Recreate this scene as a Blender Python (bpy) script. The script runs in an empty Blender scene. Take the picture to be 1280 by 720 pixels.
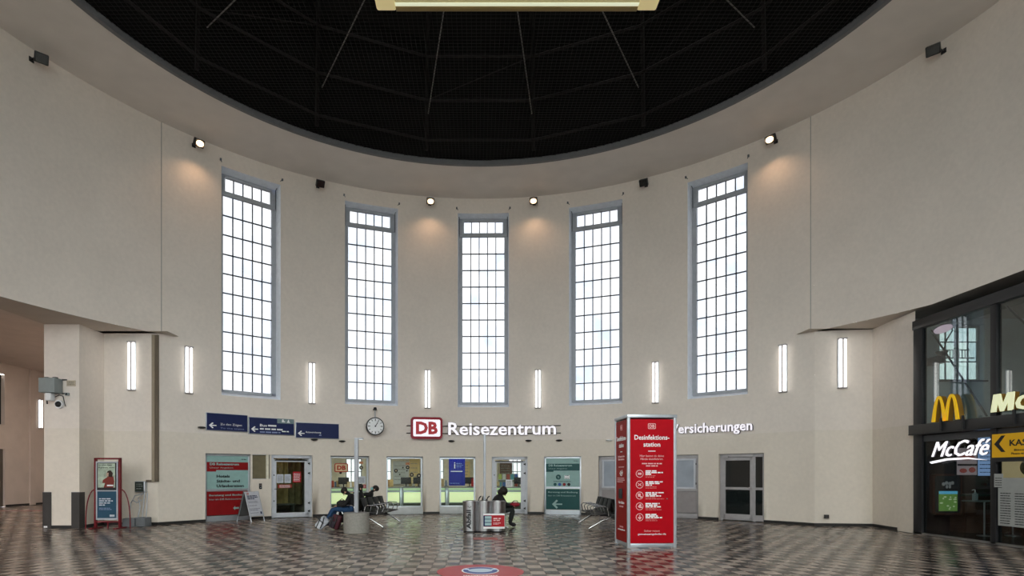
import bpy, bmesh, math, random
from mathutils import Vector, Matrix
random.seed(7)
PI = math.pi
sc = bpy.context.scene
C = sc.collection

# ------------------------------------------------------------------ camera, world, exposure
# camera stands at the near side of the round hall, lens shifted up (view camera style)
cam = bpy.data.cameras.new('camera'); co = bpy.data.objects.new('camera', cam); C.objects.link(co)
co.location = (0, 0, 1.6); co.rotation_euler = (PI / 2, 0, 0)
cam.sensor_width = 36; cam.lens = 20.536; cam.shift_x = 0.0339; cam.shift_y = 0.1814; cam.clip_end = 400
sc.camera = co
sc.view_settings.view_transform = 'Standard'; sc.view_settings.look = 'None'
sc.view_settings.gamma = 1; sc.view_settings.use_curve_mapping = False
sc.view_settings.exposure = -0.46
sc.cycles.use_denoising = True
sc.cycles.max_bounces = 8; sc.cycles.diffuse_bounces = 5; sc.cycles.glossy_bounces = 4
sc.cycles.transparent_max_bounces = 12; sc.cycles.sample_clamp_indirect = 6
SKY = 12.0
w = bpy.data.worlds.new('sky'); sc.world = w; w.use_nodes = True
wn = w.node_tree; wn.nodes.clear()
bg = wn.nodes.new('ShaderNodeBackground'); wo = wn.nodes.new('ShaderNodeOutputWorld')
tcn = wn.nodes.new('ShaderNodeTexCoord'); sx = wn.nodes.new('ShaderNodeSeparateXYZ'); cr = wn.nodes.new('ShaderNodeValToRGB')
wn.links.new(tcn.outputs['Generated'], sx.inputs[0]); wn.links.new(sx.outputs['Z'], cr.inputs[0])
cr.color_ramp.elements[0].color = (0.88, 0.89, 0.92, 1); cr.color_ramp.elements[0].position = 0.0
cr.color_ramp.elements[1].color = (1.0, 0.99, 0.975, 1); cr.color_ramp.elements[1].position = 0.35
wn.links.new(cr.outputs[0], bg.inputs[0]); bg.inputs[1].default_value = SKY
wn.links.new(bg.outputs[0], wo.inputs[0])

# hall geometry (metres): circle centre, radius, heights
CX, CY, R = 0.094, 11.04, 12.31
HC, HS, RH = 12.593, 5.97, 9.73
DEL = 0.3587; PHI = 0.012

# ------------------------------------------------------------------ materials
MATS = {}
def mat(name, col, rough=0.6, metal=0.0, emit=None, es=0.0, var=0.0, scale=6.0, bump=0.0, spec=0.3):
    if name in MATS: return MATS[name]
    m = bpy.data.materials.new(name); m.use_nodes = True; nt = m.node_tree
    p = nt.nodes['Principled BSDF']
    p.inputs['Roughness'].default_value = rough; p.inputs['Metallic'].default_value = metal
    p.inputs['Specular IOR Level'].default_value = spec
    p.inputs['Base Color'].default_value = (*col, 1)
    if emit is not None:
        p.inputs['Emission Color'].default_value = (*emit, 1); p.inputs['Emission Strength'].default_value = es
    tc = nt.nodes.new('ShaderNodeNewGeometry')
    nz = nt.nodes.new('ShaderNodeTexNoise'); nz.inputs['Scale'].default_value = scale; nz.inputs['Detail'].default_value = 5
    nt.links.new(tc.outputs['Position'], nz.inputs['Vector'])
    if var >= 0:
        v = var or 0.06
        mr = nt.nodes.new('ShaderNodeMapRange'); mr.inputs[1].default_value = .3; mr.inputs[2].default_value = .7
        mr.inputs[3].default_value = 1 - v; mr.inputs[4].default_value = 1 + v
        nt.links.new(nz.outputs[0], mr.inputs[0])
        vm = nt.nodes.new('ShaderNodeVectorMath'); vm.operation = 'SCALE'; vm.inputs[0].default_value = col
        nt.links.new(mr.outputs[0], vm.inputs['Scale']); nt.links.new(vm.outputs[0], p.inputs['Base Color'])
    if bump:
        b = nt.nodes.new('ShaderNodeBump'); b.inputs['Strength'].default_value = bump; b.inputs['Distance'].default_value = .01
        n2 = nt.nodes.new('ShaderNodeTexNoise'); n2.inputs['Scale'].default_value = scale * 8
        nt.links.new(tc.outputs['Position'], n2.inputs['Vector']); nt.links.new(n2.outputs[0], b.inputs['Height'])
        nt.links.new(b.outputs[0], p.inputs['Normal'])
    MATS[name] = m; return m

def wall_material():
    # plaster: lighter paint above a painted dado, faint drips and patches
    m = bpy.data.materials.new('wall_plaster'); m.use_nodes = True; nt = m.node_tree; L = nt.links
    p = nt.nodes['Principled BSDF']; p.inputs['Roughness'].default_value = .85
    g = nt.nodes.new('ShaderNodeNewGeometry'); s = nt.nodes.new('ShaderNodeSeparateXYZ'); L.new(g.outputs['Position'], s.inputs[0])
    lt = nt.nodes.new('ShaderNodeMath'); lt.operation = 'LESS_THAN'; L.new(s.outputs['Z'], lt.inputs[0]); lt.inputs[1].default_value = 2.93
    mx = nt.nodes.new('ShaderNodeMix'); mx.data_type = 'RGBA'; L.new(lt.outputs[0], mx.inputs[0])
    mx.inputs[6].default_value = (.80, .722, .655, 1); mx.inputs[7].default_value = (.76, .685, .598, 1)
    n = nt.nodes.new('ShaderNodeTexNoise'); n.inputs['Scale'].default_value = .7; n.inputs['Detail'].default_value = 8
    L.new(g.outputs['Position'], n.inputs['Vector'])
    n3 = nt.nodes.new('ShaderNodeTexNoise'); n3.inputs['Scale'].default_value = 9; n3.inputs['Detail'].default_value = 6
    L.new(g.outputs['Position'], n3.inputs['Vector'])
    ad = nt.nodes.new('ShaderNodeMath'); ad.operation = 'ADD'; L.new(n.outputs[0], ad.inputs[0]); L.new(n3.outputs[0], ad.inputs[1])
    mr = nt.nodes.new('ShaderNodeMapRange'); mr.inputs[1].default_value = .7; mr.inputs[2].default_value = 1.3; mr.inputs[3].default_value = .95; mr.inputs[4].default_value = 1.05
    L.new(ad.outputs[0], mr.inputs[0])
    vm = nt.nodes.new('ShaderNodeVectorMath'); vm.operation = 'SCALE'; L.new(mx.outputs[2], vm.inputs[0]); L.new(mr.outputs[0], vm.inputs['Scale'])
    L.new(vm.outputs[0], p.inputs['Base Color'])
    b = nt.nodes.new('ShaderNodeBump'); b.inputs['Strength'].default_value = .12; b.inputs['Distance'].default_value = .01
    n2 = nt.nodes.new('ShaderNodeTexNoise'); n2.inputs['Scale'].default_value = 40; L.new(g.outputs['Position'], n2.inputs['Vector'])
    L.new(n2.outputs[0], b.inputs['Height']); L.new(b.outputs[0], p.inputs['Normal'])
    return m
def tile_material():
    m = bpy.data.materials.new('floor_tile'); m.use_nodes = True; nt = m.node_tree; L = nt.links
    p = nt.nodes['Principled BSDF']
    g = nt.nodes.new('ShaderNodeNewGeometry')
    mp = nt.nodes.new('ShaderNodeVectorMath'); mp.operation = 'SUBTRACT'; mp.inputs[1].default_value = (TX0, 0, 0); L.new(g.outputs['Position'], mp.inputs[0])
    dv = nt.nodes.new('ShaderNodeVectorMath'); dv.operation = 'DIVIDE'; dv.inputs[1].default_value = (TW, TD, 1000); L.new(mp.outputs[0], dv.inputs[0])
    fl = nt.nodes.new('ShaderNodeVectorMath'); fl.operation = 'FLOOR'; L.new(dv.outputs[0], fl.inputs[0])
    s = nt.nodes.new('ShaderNodeSeparateXYZ'); L.new(fl.outputs[0], s.inputs[0])
    a = nt.nodes.new('ShaderNodeMath'); a.operation = 'ADD'; L.new(s.outputs[0], a.inputs[0]); L.new(s.outputs[1], a.inputs[1])
    md = nt.nodes.new('ShaderNodeMath'); md.operation = 'FLOORED_MODULO'; md.inputs[1].default_value = 2; L.new(a.outputs[0], md.inputs[0])
    wn_ = nt.nodes.new('ShaderNodeTexWhiteNoise'); L.new(fl.outputs[0], wn_.inputs['Vector'])
    mx = nt.nodes.new('ShaderNodeMix'); mx.data_type = 'RGBA'; L.new(md.outputs[0], mx.inputs[0])
    mx.inputs[6].default_value = (.33, .265, .222, 1); mx.inputs[7].default_value = (.034, .026, .023, 1)
    mr = nt.nodes.new('ShaderNodeMapRange'); mr.inputs[3].default_value = .72; mr.inputs[4].default_value = 1.22; L.new(wn_.outputs[0], mr.inputs[0])
    n = nt.nodes.new('ShaderNodeTexNoise'); n.inputs['Scale'].default_value = 14; n.inputs['Detail'].default_value = 6; L.new(g.outputs['Position'], n.inputs['Vector'])
    m2 = nt.nodes.new('ShaderNodeMapRange'); m2.inputs[1].default_value = .3; m2.inputs[2].default_value = .7; m2.inputs[3].default_value = .85; m2.inputs[4].default_value = 1.15; L.new(n.outputs[0], m2.inputs[0])
    ml = nt.nodes.new('ShaderNodeMath'); ml.operation = 'MULTIPLY'; L.new(mr.outputs[0], ml.inputs[0]); L.new(m2.outputs[0], ml.inputs[1])
    vm = nt.nodes.new('ShaderNodeVectorMath'); vm.operation = 'SCALE'; L.new(mx.outputs[2], vm.inputs[0]); L.new(ml.outputs[0], vm.inputs['Scale'])
    L.new(vm.outputs[0], p.inputs['Base Color'])
    r = nt.nodes.new('ShaderNodeMapRange'); r.inputs[3].default_value = .17; r.inputs[4].default_value = .30; L.new(wn_.outputs[0], r.inputs[0])
    L.new(r.outputs[0], p.inputs['Roughness'])
    p.inputs['Specular IOR Level'].default_value = .38
    return m
def clear_glass(name, tint=(.93, .96, .98), gloss=.10, rough=.02, var=0.0, blur=None):
    m = bpy.data.materials.new(name); m.use_nodes = True; nt = m.node_tree; nt.nodes.clear(); L = nt.links
    o = nt.nodes.new('ShaderNodeOutputMaterial'); t = nt.nodes.new('ShaderNodeBsdfTransparent'); gl = nt.nodes.new('ShaderNodeBsdfGlossy')
    gl.inputs['Roughness'].default_value = rough
    fr = nt.nodes.new('ShaderNodeLayerWeight'); pw_ = nt.nodes.new('ShaderNodeMath'); pw_.operation = 'POWER'; L.new(fr.outputs['Facing'], pw_.inputs[0]); pw_.inputs[1].default_value = 5
    ad = nt.nodes.new('ShaderNodeMath'); ad.operation = 'MULTIPLY_ADD'; ad.use_clamp = True; L.new(pw_.outputs[0], ad.inputs[0]); ad.inputs[1].default_value = .5; ad.inputs[2].default_value = gloss / 2
    mx = nt.nodes.new('ShaderNodeMixShader'); L.new(ad.outputs[0], mx.inputs[0]); L.new(t.outputs[0], mx.inputs[1]); L.new(gl.outputs[0], mx.inputs[2])
    L.new(mx.outputs[0], o.inputs[0])
    t.inputs[0].default_value = (*tint, 1)
    if var:
        g = nt.nodes.new('ShaderNodeNewGeometry'); n = nt.nodes.new('ShaderNodeTexNoise'); n.inputs['Scale'].default_value = 1.1; n.inputs['Detail'].default_value = 3
        L.new(g.outputs['Position'], n.inputs['Vector'])
        oi = nt.nodes.new('ShaderNodeObjectInfo')
        a2 = nt.nodes.new('ShaderNodeMath'); a2.operation = 'MULTIPLY_ADD'; L.new(oi.outputs['Random'], a2.inputs[0]); a2.inputs[1].default_value = .25; L.new(n.outputs[0], a2.inputs[2])
        r = nt.nodes.new('ShaderNodeValToRGB'); L.new(a2.outputs[0], r.inputs[0])
        r.color_ramp.elements[0].position = .38; r.color_ramp.elements[0].color = (tint[0] * (1 - var), tint[1] * (1 - .75 * var), tint[2] * (1 - .4 * var), 1)
        r.color_ramp.elements[1].position = .72; r.color_ramp.elements[1].color = (*tint, 1)
        L.new(r.outputs[0], t.inputs[0])
    return m

TW, TD, TX0 = .236, .31, -.081
M_WALL = wall_material(); M_TILE = tile_material()
M_CEIL = mat('ceiling_paint', (.72, .67, .63), .9, var=.04, scale=1.5)
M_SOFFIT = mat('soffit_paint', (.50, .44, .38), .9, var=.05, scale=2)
M_BLACK = mat('roof_lining_black', (.007, .0065, .006), .9, var=.3, scale=1.2)  # near-black lining colour, tone varied by noise
M_BEAM = mat('roof_steel', (.018, .017, .016), .7, var=.2)
M_ROD = mat('tension_rod', (.17, .165, .155), .5, var=.1)
M_NET = mat('net_wire', (.022, .021, .020), .7)
M_RIM = mat('rim_grey', (.17, .17, .18), .7)
M_BASE = mat('skirting', (.03, .028, .027), .5)
M_WFRAME = mat('window_frame_grey', (.42, .44, .48), .5)
M_BAR = mat('glazing_bar', (.11, .12, .14), .5)
M_PANE = clear_glass('frosted_pane', (.398, .404, .412), .03, .1, var=.17)
M_GLASS = clear_glass('clear_pane', (.92, .96, .95), .05, .02)
M_SHOPGLASS = clear_glass('shop_pane', (.74, .80, .80), .22, .015)
M_LOWGLASS = clear_glass('shop_door_glass', (.72, .76, .76), .06, .015)
M_DARKGLASS = mat('dark_glass', (.012, .016, .016), .06, spec=.7)
M_TUBE = mat('lamp_tube', (1, 1, 1), .4, emit=(1, .96, .90), es=3.8, var=-1)
M_METAL = mat('brushed_steel', (.42, .42, .43), .32, 1.0, var=.08)
M_ALU = mat('aluminium_profile', (.50, .53, .57), .38, .7)
M_WHITEFRAME = mat('white_door_frame', (.60, .62, .67), .45)
M_GREYFRAME = mat('grey_door_frame', (.42, .40, .41), .45)
M_BLK = mat('black_plastic', (.02, .02, .022), .45)
M_SEAT = mat('black_seat_metal', (.010, .011, .013), .5, .0, spec=.2)
M_CHROME = mat('chrome_leg', (.55, .55, .56), .25, 1.0)
M_RED = mat('signal_red', (.40, .004, .012), .5)
M_REDB = mat('kiosk_red', (.42, .001, .008), .5, spec=.12)
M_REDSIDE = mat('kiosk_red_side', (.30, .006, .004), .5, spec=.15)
M_WHITE = mat('white_print', (.85, .85, .86), .5)
M_DIMWHITE = mat('faint_print', (.75, .45, .45), .5)
M_TEAL = mat('pale_teal_print', (.29, .46, .44), .4)
M_DTEAL = mat('dark_teal_print', (.003, .072, .072), .4)
M_ADRED = mat('poster_red', (.25, .006, .008), .4)
M_NAVY = mat('navy_sign', (.010, .018, .085), .5)
M_INK = mat('black_ink', (.015, .015, .018), .5)
M_CONC = mat('cast_concrete', (.29, .275, .25), .8, var=.12, scale=20, bump=.2)
M_POLE = mat('grey_pole', (.36, .37, .40), .4, .3)
M_FRAMEBLK = mat('shopfront_frame', (.022, .022, .024), .35)
M_YEL = mat('arch_yellow', (.85, .50, .01), .35, emit=(1, .6, .02), es=.35, var=-1)
M_YELSIDE = mat('arch_edge', (.25, .13, .02), .5)
M_CREAMLIT = mat('sign_cream_lit', (.8, .8, .55), .4, emit=(.85, .9, .55), es=.65, var=-1)
M_NEON = mat('sign_white_lit', (1, 1, 1), .4, emit=(1, .95, 1), es=1.15, var=-1)
M_LETTER = mat('sign_letter_lit', (.6, .58, .66), .4, emit=(1, .95, 1), es=.95, var=-1)
M_LETTERSIDE = mat('sign_letter_side', (.10, .09, .12), .5)
M_PAPER = mat('paper', (.62, .66, .72), .7)
M_CREAM = mat('cream_wall', (.80, .76, .62), .8, var=.1)
M_BROWN = mat('brown_drape', (.34, .27, .12), .8, var=.35, scale=3)
M_GLOW = mat('lit_counter_front', (.5, .6, .3), .4, emit=(.80, .88, .50), es=.95, var=-1)
M_GLOW2 = mat('lit_counter_top', (.5, .6, .4), .4, emit=(.55, .8, .45), es=.5, var=-1)
M_COUNTER = mat('counter_grey', (.30, .32, .30), .4)
M_DKCOUNTER = mat('counter_dark', (.06, .065, .05), .4)
M_WOOD = mat('shop_wood', (.09, .032, .016), .4, var=.35, scale=4)
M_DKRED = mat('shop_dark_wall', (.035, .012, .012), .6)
M_PANELLIT = mat('ceiling_panel_lit', (1, 1, 1), .5, emit=(1, .95, .82), es=19, var=-1)
M_SKYLIT = mat('backlit_window', (1, 1, 1), .5, emit=(.95, .97, 1), es=1.5, var=-1)
M_CORR = mat('corridor_plaster', (.62, .545, .49), .85, var=.05, scale=1.5)
M_SKIN = mat('skin', (.50, .28, .19), .55)
M_HAIR = mat('dark_hair', (.015, .011, .009), .6)
M_JEANS = mat('blue_jeans', (.018, .055, .13), .8, var=.2, scale=20)
M_JACKET = mat('black_jacket', (.012, .011, .012), .75, var=.2, scale=20)
M_SHOE = mat('black_shoe', (.02, .02, .022), .5)
M_TROUSER = mat('dark_trousers', (.025, .028, .027), .8)
M_FIXTURE = mat('yellowed_diffuser', (.50, .43, .20), .35, emit=(.9, .8, .4), es=.32, var=-1)
M_FIXEND = mat('yellowed_end_cap', (.62, .52, .26), .4, emit=(.95, .8, .4), es=.5, var=-1)
M_FIXTUBE = mat('dim_tube', (.6, .62, .45), .3, emit=(.85, .95, .7), es=.55, var=-1)
M_WARM = mat('spot_lens_lit', (1, .8, .6), .3, emit=(1, .70, .42), es=4.5, var=-1)

# ------------------------------------------------------------------ helpers
class MB:
    def __init__(s): s.bm = bmesh.new()
    def box(s, c, d, rz=0, bev=0, rx=0, ry=0):
        r = bmesh.ops.create_cube(s.bm, size=1)
        mtx = Matrix.Translation(c) @ Matrix.Rotation(rz, 4, 'Z') @ Matrix.Rotation(ry, 4, 'Y') @ Matrix.Rotation(rx, 4, 'X') @ Matrix.Diagonal((*d, 1))
        bmesh.ops.transform(s.bm, matrix=mtx, verts=r['verts'])
        if bev:
            es = list({e for v in r['verts'] for e in v.link_edges})
            bmesh.ops.bevel(s.bm, geom=es, offset=bev, segments=2, affect='EDGES', profile=.5)
        return s
    def cyl(s, p0, p1, r, r2=None, seg=16, cap=True):
        p0, p1 = Vector(p0), Vector(p1); d = p1 - p0
        q = d.to_track_quat('Z', 'Y').to_matrix().to_4x4()
        bmesh.ops.create_cone(s.bm, cap_ends=cap, segments=seg, radius1=r, radius2=r if r2 is None else r2, depth=d.length,
                              matrix=Matrix.Translation((p0 + p1) / 2) @ q)
        return s
    def tube(s, pts, r, seg=8):
        pts = [Vector(p) for p in pts]; rings = []
        for i, p in enumerate(pts):
            t = (pts[min(i + 1, len(pts) - 1)] - pts[max(i - 1, 0)]).normalized()
            up = Vector((0, 0, 1)) if abs(t.z) < .9 else Vector((0, 1, 0))
            u = t.cross(up).normalized(); v = t.cross(u)
            rings.append([s.bm.verts.new(p + r * (math.cos(2 * PI * k / seg) * u + math.sin(2 * PI * k / seg) * v)) for k in range(seg)])
        for a, b in zip(rings, rings[1:]):
            for k in range(seg): s.bm.faces.new((a[k], a[(k + 1) % seg], b[(k + 1) % seg], b[k]))
        s.bm.faces.new(rings[0]); s.bm.faces.new(rings[-1][::-1]); return s
    def ball(s, c, d, seg=16, rot=None):
        r = bmesh.ops.create_uvsphere(s.bm, u_segments=seg, v_segments=max(6, seg * 3 // 4), radius=1)
        m = Matrix.Translation(c) @ (rot.to_4x4() if rot else Matrix.Identity(4)) @ Matrix.Diagonal((*d, 1))
        bmesh.ops.transform(s.bm, matrix=m, verts=r['verts']); return s
    def prism(s, poly, z0, z1):     # poly in xy
        a = [s.bm.verts.new((x, y, z0)) for x, y in poly]; b = [s.bm.verts.new((x, y, z1)) for x, y in poly]; n = len(poly)
        s.bm.faces.new(a[::-1]); s.bm.faces.new(b)
        for i in range(n): s.bm.faces.new((a[i], a[(i + 1) % n], b[(i + 1) % n], b[i]))
        return s
    def plate(s, poly, y0, y1):     # poly in xz, thickness along y
        a = [s.bm.verts.new((x, y0, z)) for x, z in poly]; b = [s.bm.verts.new((x, y1, z)) for x, z in poly]; n = len(poly)
        s.bm.faces.new(a); s.bm.faces.new(b[::-1])
        for i in range(n): s.bm.faces.new((a[i], b[i], b[(i + 1) % n], a[(i + 1) % n]))
        return s
    def quad(s, pts):
        s.bm.faces.new([s.bm.verts.new(p) for p in pts]); return s
    def mesh(s, name, m):
        me = bpy.data.meshes.new(name); bmesh.ops.recalc_face_normals(s.bm, faces=s.bm.faces); s.bm.to_mesh(me); s.bm.free()
        if m: me.materials.append(m)
        me.polygons.foreach_set('use_smooth', [True] * len(me.polygons)); me.set_sharp_from_angle(angle=math.radians(35))
        return me
    def build(s, name, m, parent=None, **k):
        return link(name, s.mesh(name, m), parent, **k)
def link(name, me, parent=None, loc=None, rz=0, rot=None):
    o = bpy.data.objects.new(name, me); C.objects.link(o)
    if loc is not None: o.location = loc
    if rot is not None: o.rotation_euler = rot
    elif rz: o.rotation_euler = (0, 0, rz)
    if parent: o.parent = parent
    return o
def tag(o, label=None, cat=None, group=None, kind=None):
    if label: o['label'] = label
    if cat: o['category'] = cat
    if group: o['group'] = group
    if kind: o['kind'] = kind
    return o
def empty(name, loc=(0, 0, 0), rz=0, label=None, cat=None, group=None, kind=None):
    o = bpy.data.objects.new(name, None); C.objects.link(o); o.location = loc; o.rotation_euler = (0, 0, rz); o.empty_display_size = .1
    return tag(o, label, cat, group, kind)
def copy_tree(o, parent=None):
    c = o.copy(); C.objects.link(c)
    if parent: c.parent = parent
    for ch in list(o.children): copy_tree(ch, c)
    return c
def wp(a, r=R, z=0): return Vector((CX + r * math.sin(a), CY + r * math.cos(a), z))
def wall_root(name, a, z, label, cat, group=None, kind=None, r=R):
    return empty(name, wp(a, r, z), -a, label, cat, group, kind)     # local x right, y into the wall, z up
TCACHE = {}
def tmesh(s, ext=.004, bold=0.0, shear=0.0):
    k = (s, ext, bold, shear)
    if k in TCACHE: return TCACHE[k]
    cu = bpy.data.curves.new('t', 'FONT'); cu.body = s; cu.size = 1; cu.extrude = ext; cu.offset = bold * .4; cu.resolution_u = 2; cu.shear = shear
    o = bpy.data.objects.new('t', cu); C.objects.link(o)
    me = bpy.data.meshes.new_from_object(o.evaluated_get(bpy.context.evaluated_depsgraph_get()))
    bpy.data.objects.remove(o); me.transform(Matrix.Rotation(PI / 2, 4, 'X'))      # upright, facing -y
    xs = [v.co.x for v in me.vertices]; zs = [v.co.z for v in me.vertices]
    TCACHE[k] = (me, min(xs), max(xs), min(zs), max(zs)); return TCACHE[k]
def text(parent, s, x, z, y, m, w=None, h=None, align='L', depth=.004, bold=0.02, rot=0, name='lettering', shear=0.0, flat=False):
    """text with its left/centre at x and its bounding box bottom at z; w or h set its size in metres"""
    me0, x0, x1, z0, z1 = tmesh(s, 1, bold, shear)
    me = me0.copy(); me.name = name
    sxx = (w / (x1 - x0)) if w else None; szz = (h / (z1 - z0)) if h else None
    if sxx is None: sxx = szz
    if szz is None: szz = sxx
    ox = {'L': x0, 'C': (x0 + x1) / 2, 'R': x1}[align]
    me.transform(Matrix.Diagonal((sxx, depth / 2, szz, 1)) @ Matrix.Translation((-ox, 0, -z0)))
    if rot: me.transform(Matrix.Rotation(rot, 4, 'Y'))
    if flat: me.transform(Matrix.Rotation(-PI / 2, 4, 'X'))
    me.materials.clear(); me.materials.append(m)
    return link(name, me, parent, loc=(x, y - depth / 2 if not flat else y, z))
def lines(parent, rows, y, m, name='lettering', seed=1, d=.003):
    """rows of small print too fine to read: (x0, x1, z, height)"""
    rr = random.Random(seed); b = MB()
    for x0, x1, z, h in rows:
        x = x0
        while x < x1 - h * .8:
            ww = min(h * rr.uniform(1.6, 5.0), x1 - x)
            b.box(((x + x + ww) / 2, y, z), (ww, d, h)); x += ww + h * .7
    return b.build(name, m, parent)
def sbox(parent, name, m, c, d, **k):
    return MB().box(c, d, **k).build(name, m, parent)
def rounded(wd, ht, r, n=5, cx=0, cz=0):
    p = []
    for sxn, szn, a0 in ((1, 1, 0), (-1, 1, PI / 2), (-1, -1, PI), (1, -1, 1.5 * PI)):
        for i in range(n + 1):
            a = a0 + PI / 2 * i / n
            p.append((cx + sxn * (wd / 2 - r) + r * math.cos(a), cz + szn * (ht / 2 - r) + r * math.sin(a)))
    return p

# ------------------------------------------------------------------ walls of the round hall
def arc_wall(name, a0, a1, z0, z1, ops, m=M_WALL, r=R, extra_a=()):
    """ops: (a0, a1, z0, z1, depth, shrink, zi0, zi1) openings with reveals"""
    A = {round(a0, 6), round(a1, 6)}; Zs = {z0, z1}
    n = max(1, int((a1 - a0) / math.radians(1.6)))
    for i in range(n + 1): A.add(round(a0 + (a1 - a0) * i / n, 6))
    for o in ops:
        A |= {round(o[0], 6), round(o[1], 6)}; Zs |= {o[2], o[3]}
    A = sorted(A); Zs = sorted(z for z in Zs if z0 <= z <= z1)
    bm = bmesh.new(); V = {}; RV = []
    def v(a, z, rr=r):
        k = (round(a, 6), round(z, 5), round(rr, 4))
        if k not in V: V[k] = bm.verts.new(wp(a, rr, z))
        return V[k]
    for p, q in zip(A, A[1:]):
        for s, t in zip(Zs, Zs[1:]):
            am, zm = (p + q) / 2, (s + t) / 2
            if any(o[0] < am < o[1] and o[2] < zm < o[3] for o in ops): continue
            bm.faces.new((v(p, s), v(q, s), v(q, t), v(p, t)))
    for o in ops:
        b0, b1, c0, c1, dp, sh, i0, i1 = o
        B = [a for a in A if b0 - 1e-6 <= a <= b1 + 1e-6]
        def inner(a): return b0 + sh + (a - b0) * (b1 - b0 - 2 * sh) / (b1 - b0)
        rr = r + dp
        n0 = len(bm.faces)
        for p, q in zip(B, B[1:]):
            bm.faces.new((v(p, c1), v(q, c1), v(inner(q), i1, rr), v(inner(p), i1, rr)))
            if c0 > z0 + .01: bm.faces.new((v(p, c0), v(inner(p), i0, rr), v(inner(q), i0, rr), v(q, c0)))
        bm.faces.new((v(b0, c0), v(b0, c1), v(inner(b0), i1, rr), v(inner(b0), i0, rr)))
        bm.faces.new((v(b1, c0), v(inner(b1), i0, rr), v(inner(b1), i1, rr), v(b1, c1)))
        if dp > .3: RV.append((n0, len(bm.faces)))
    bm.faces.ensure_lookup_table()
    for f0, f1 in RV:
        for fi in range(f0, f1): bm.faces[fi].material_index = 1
    me = bpy.data.meshes.new(name); bm.to_mesh(me); bm.free(); me.materials.append(m); me.materials.append(mat('reveal_daylight_tint', (.84, .88, .95), .6))  # window reveals tinted paler, daylight brightness put into the colour
    me.polygons.foreach_set('use_smooth', [True] * len(me.polygons)); me.set_sharp_from_angle(angle=math.radians(20))
    o = link(name, me); tag(o, kind='structure'); return o
AL, AR = -.953, .982
WIN = [PHI + (i - 2) * DEL for i in range(5)]
WO = 1.02 / R
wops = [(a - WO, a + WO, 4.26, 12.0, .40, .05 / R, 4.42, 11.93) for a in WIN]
OPEN = {'ad1': (-.831, -.707), 'olive': (-.703, -.653), 'd1': (-.649, -.528), 'w6': (-.474, -.354), 'w7': (-.300, -.183), 'w8': (-.130, -.013),
        'd2': (.039, .155), 'ad2': (.208, .326), 'o3a': (.38, .49), 'o3b': (.555, .677), 'd4': (.734, .855)}
lops = []
for k, (p, q) in OPEN.items():
    zb = 1.41 if k == 'olive' else -.05
    lops.append((p, q, zb, 2.28, .24, 0, zb, 2.28))
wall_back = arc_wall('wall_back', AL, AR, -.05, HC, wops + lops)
wall_left = arc_wall('wall_left', -2.2, AL, HS, HC, [])
wall_right = arc_wall('wall_right', AR, 2.2, HS, HC, [])
GA0, GA1, GZ0, GZ1 = 2.62, 2 * PI - 2.62, 2.8, 11.6       # glazing added behind the camera to fill the hall with light
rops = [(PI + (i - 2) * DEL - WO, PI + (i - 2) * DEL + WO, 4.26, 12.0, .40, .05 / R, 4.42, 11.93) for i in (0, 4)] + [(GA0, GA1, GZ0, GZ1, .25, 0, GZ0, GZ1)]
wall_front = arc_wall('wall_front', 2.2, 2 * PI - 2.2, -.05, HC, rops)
# thin vertical expansion joints
for k, a in enumerate((-.944, .972)):
    j = MB().box((0, -.003, (HS + HC) / 2 - 0), (.022, .012, HC - HS - .01)).build('trim_%d' % (k + 1), mat('joint_filler', (.42, .40, .37), .9), loc=wp(a, R), rz=-a); tag(j, kind='structure')

# ------------------------------------------------------------------ ceiling with round well, roof drum, rods, net
bm = bmesh.new(); N = 180
def ring(r, z, n=N, off=0): return [bm.verts.new((CX + r * math.sin(2 * PI * (i + off) / n), CY + r * math.cos(2 * PI * (i + off) / n), z)) for i in range(n)]
def bridge(a, b, n=N):
    for i in range(n): bm.faces.new((a[i], a[(i + 1) % n], b[(i + 1) % n], b[i]))
a_ = ring(R + .15, HC); b_ = ring(RH, HC); bridge(a_, b_)
me = bpy.data.meshes.new('ceiling'); bm.to_mesh(me); bm.free(); me.materials.append(M_CEIL)
ceiling = link('ceiling', me); tag(ceiling, kind='structure')
bm = bmesh.new(); a_ = ring(RH, HC - .012); b_ = ring(RH, HC + .16); c_ = ring(RH + .12, HC - .012); d_ = ring(RH + .12, HC + .16)
bridge(a_, b_); bridge(c_, a_); bridge(b_, d_)
me = bpy.data.meshes.new('rim'); bm.to_mesh(me); bm.free(); me.materials.append(M_RIM); link('rim', me, ceiling)
bm = bmesh.new(); a_ = ring(RH + .45, HC + .02, 16, .5); b_ = ring(RH + .12, 17.0, 16, .5); top = bm.verts.new((CX, CY, 20.5)); bridge(a_, b_, 16)
for i in range(16): bm.faces.new((b_[i], b_[(i + 1) % 16], top))
me = bpy.data.meshes.new('roof_lining'); bm.to_mesh(me); bm.free(); me.materials.append(M_BLACK); link('roof_lining', me, ceiling)
def dv(i, r, z):
    a = (i + .5) * PI / 8; return (CX + r * math.sin(a), CY + r * math.cos(a), z)
for z, r in ((13.2, 9.45), (14.55, 9.4), (16.0, 9.3)):
    for i in range(16): MB().tube([dv(i, r, z), dv(i + 1, r, z)], .055, 4).build('ring_beam', M_BEAM, ceiling)
for i in range(16):
    MB().tube([dv(i, 9.55, 12.9), dv(i, 9.4, 17)], .07, 4).build('post', M_BEAM, ceiling)
    MB().tube([dv(i, 9.4, 17), dv(i, .3, 20.3)], .09, 4).build('rafter', M_BEAM, ceiling)
    MB().tube([dv(i, 9.05, 13.88), dv(i, .35, 15.1)], .019, 5).build('tension_rod', M_ROD, ceiling)
    if i % 2: MB().tube([dv(i, 9.4, 14.55), dv(i + 1, 9.3, 16)], .02, 4).build('brace', M_BEAM, ceiling)
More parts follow.
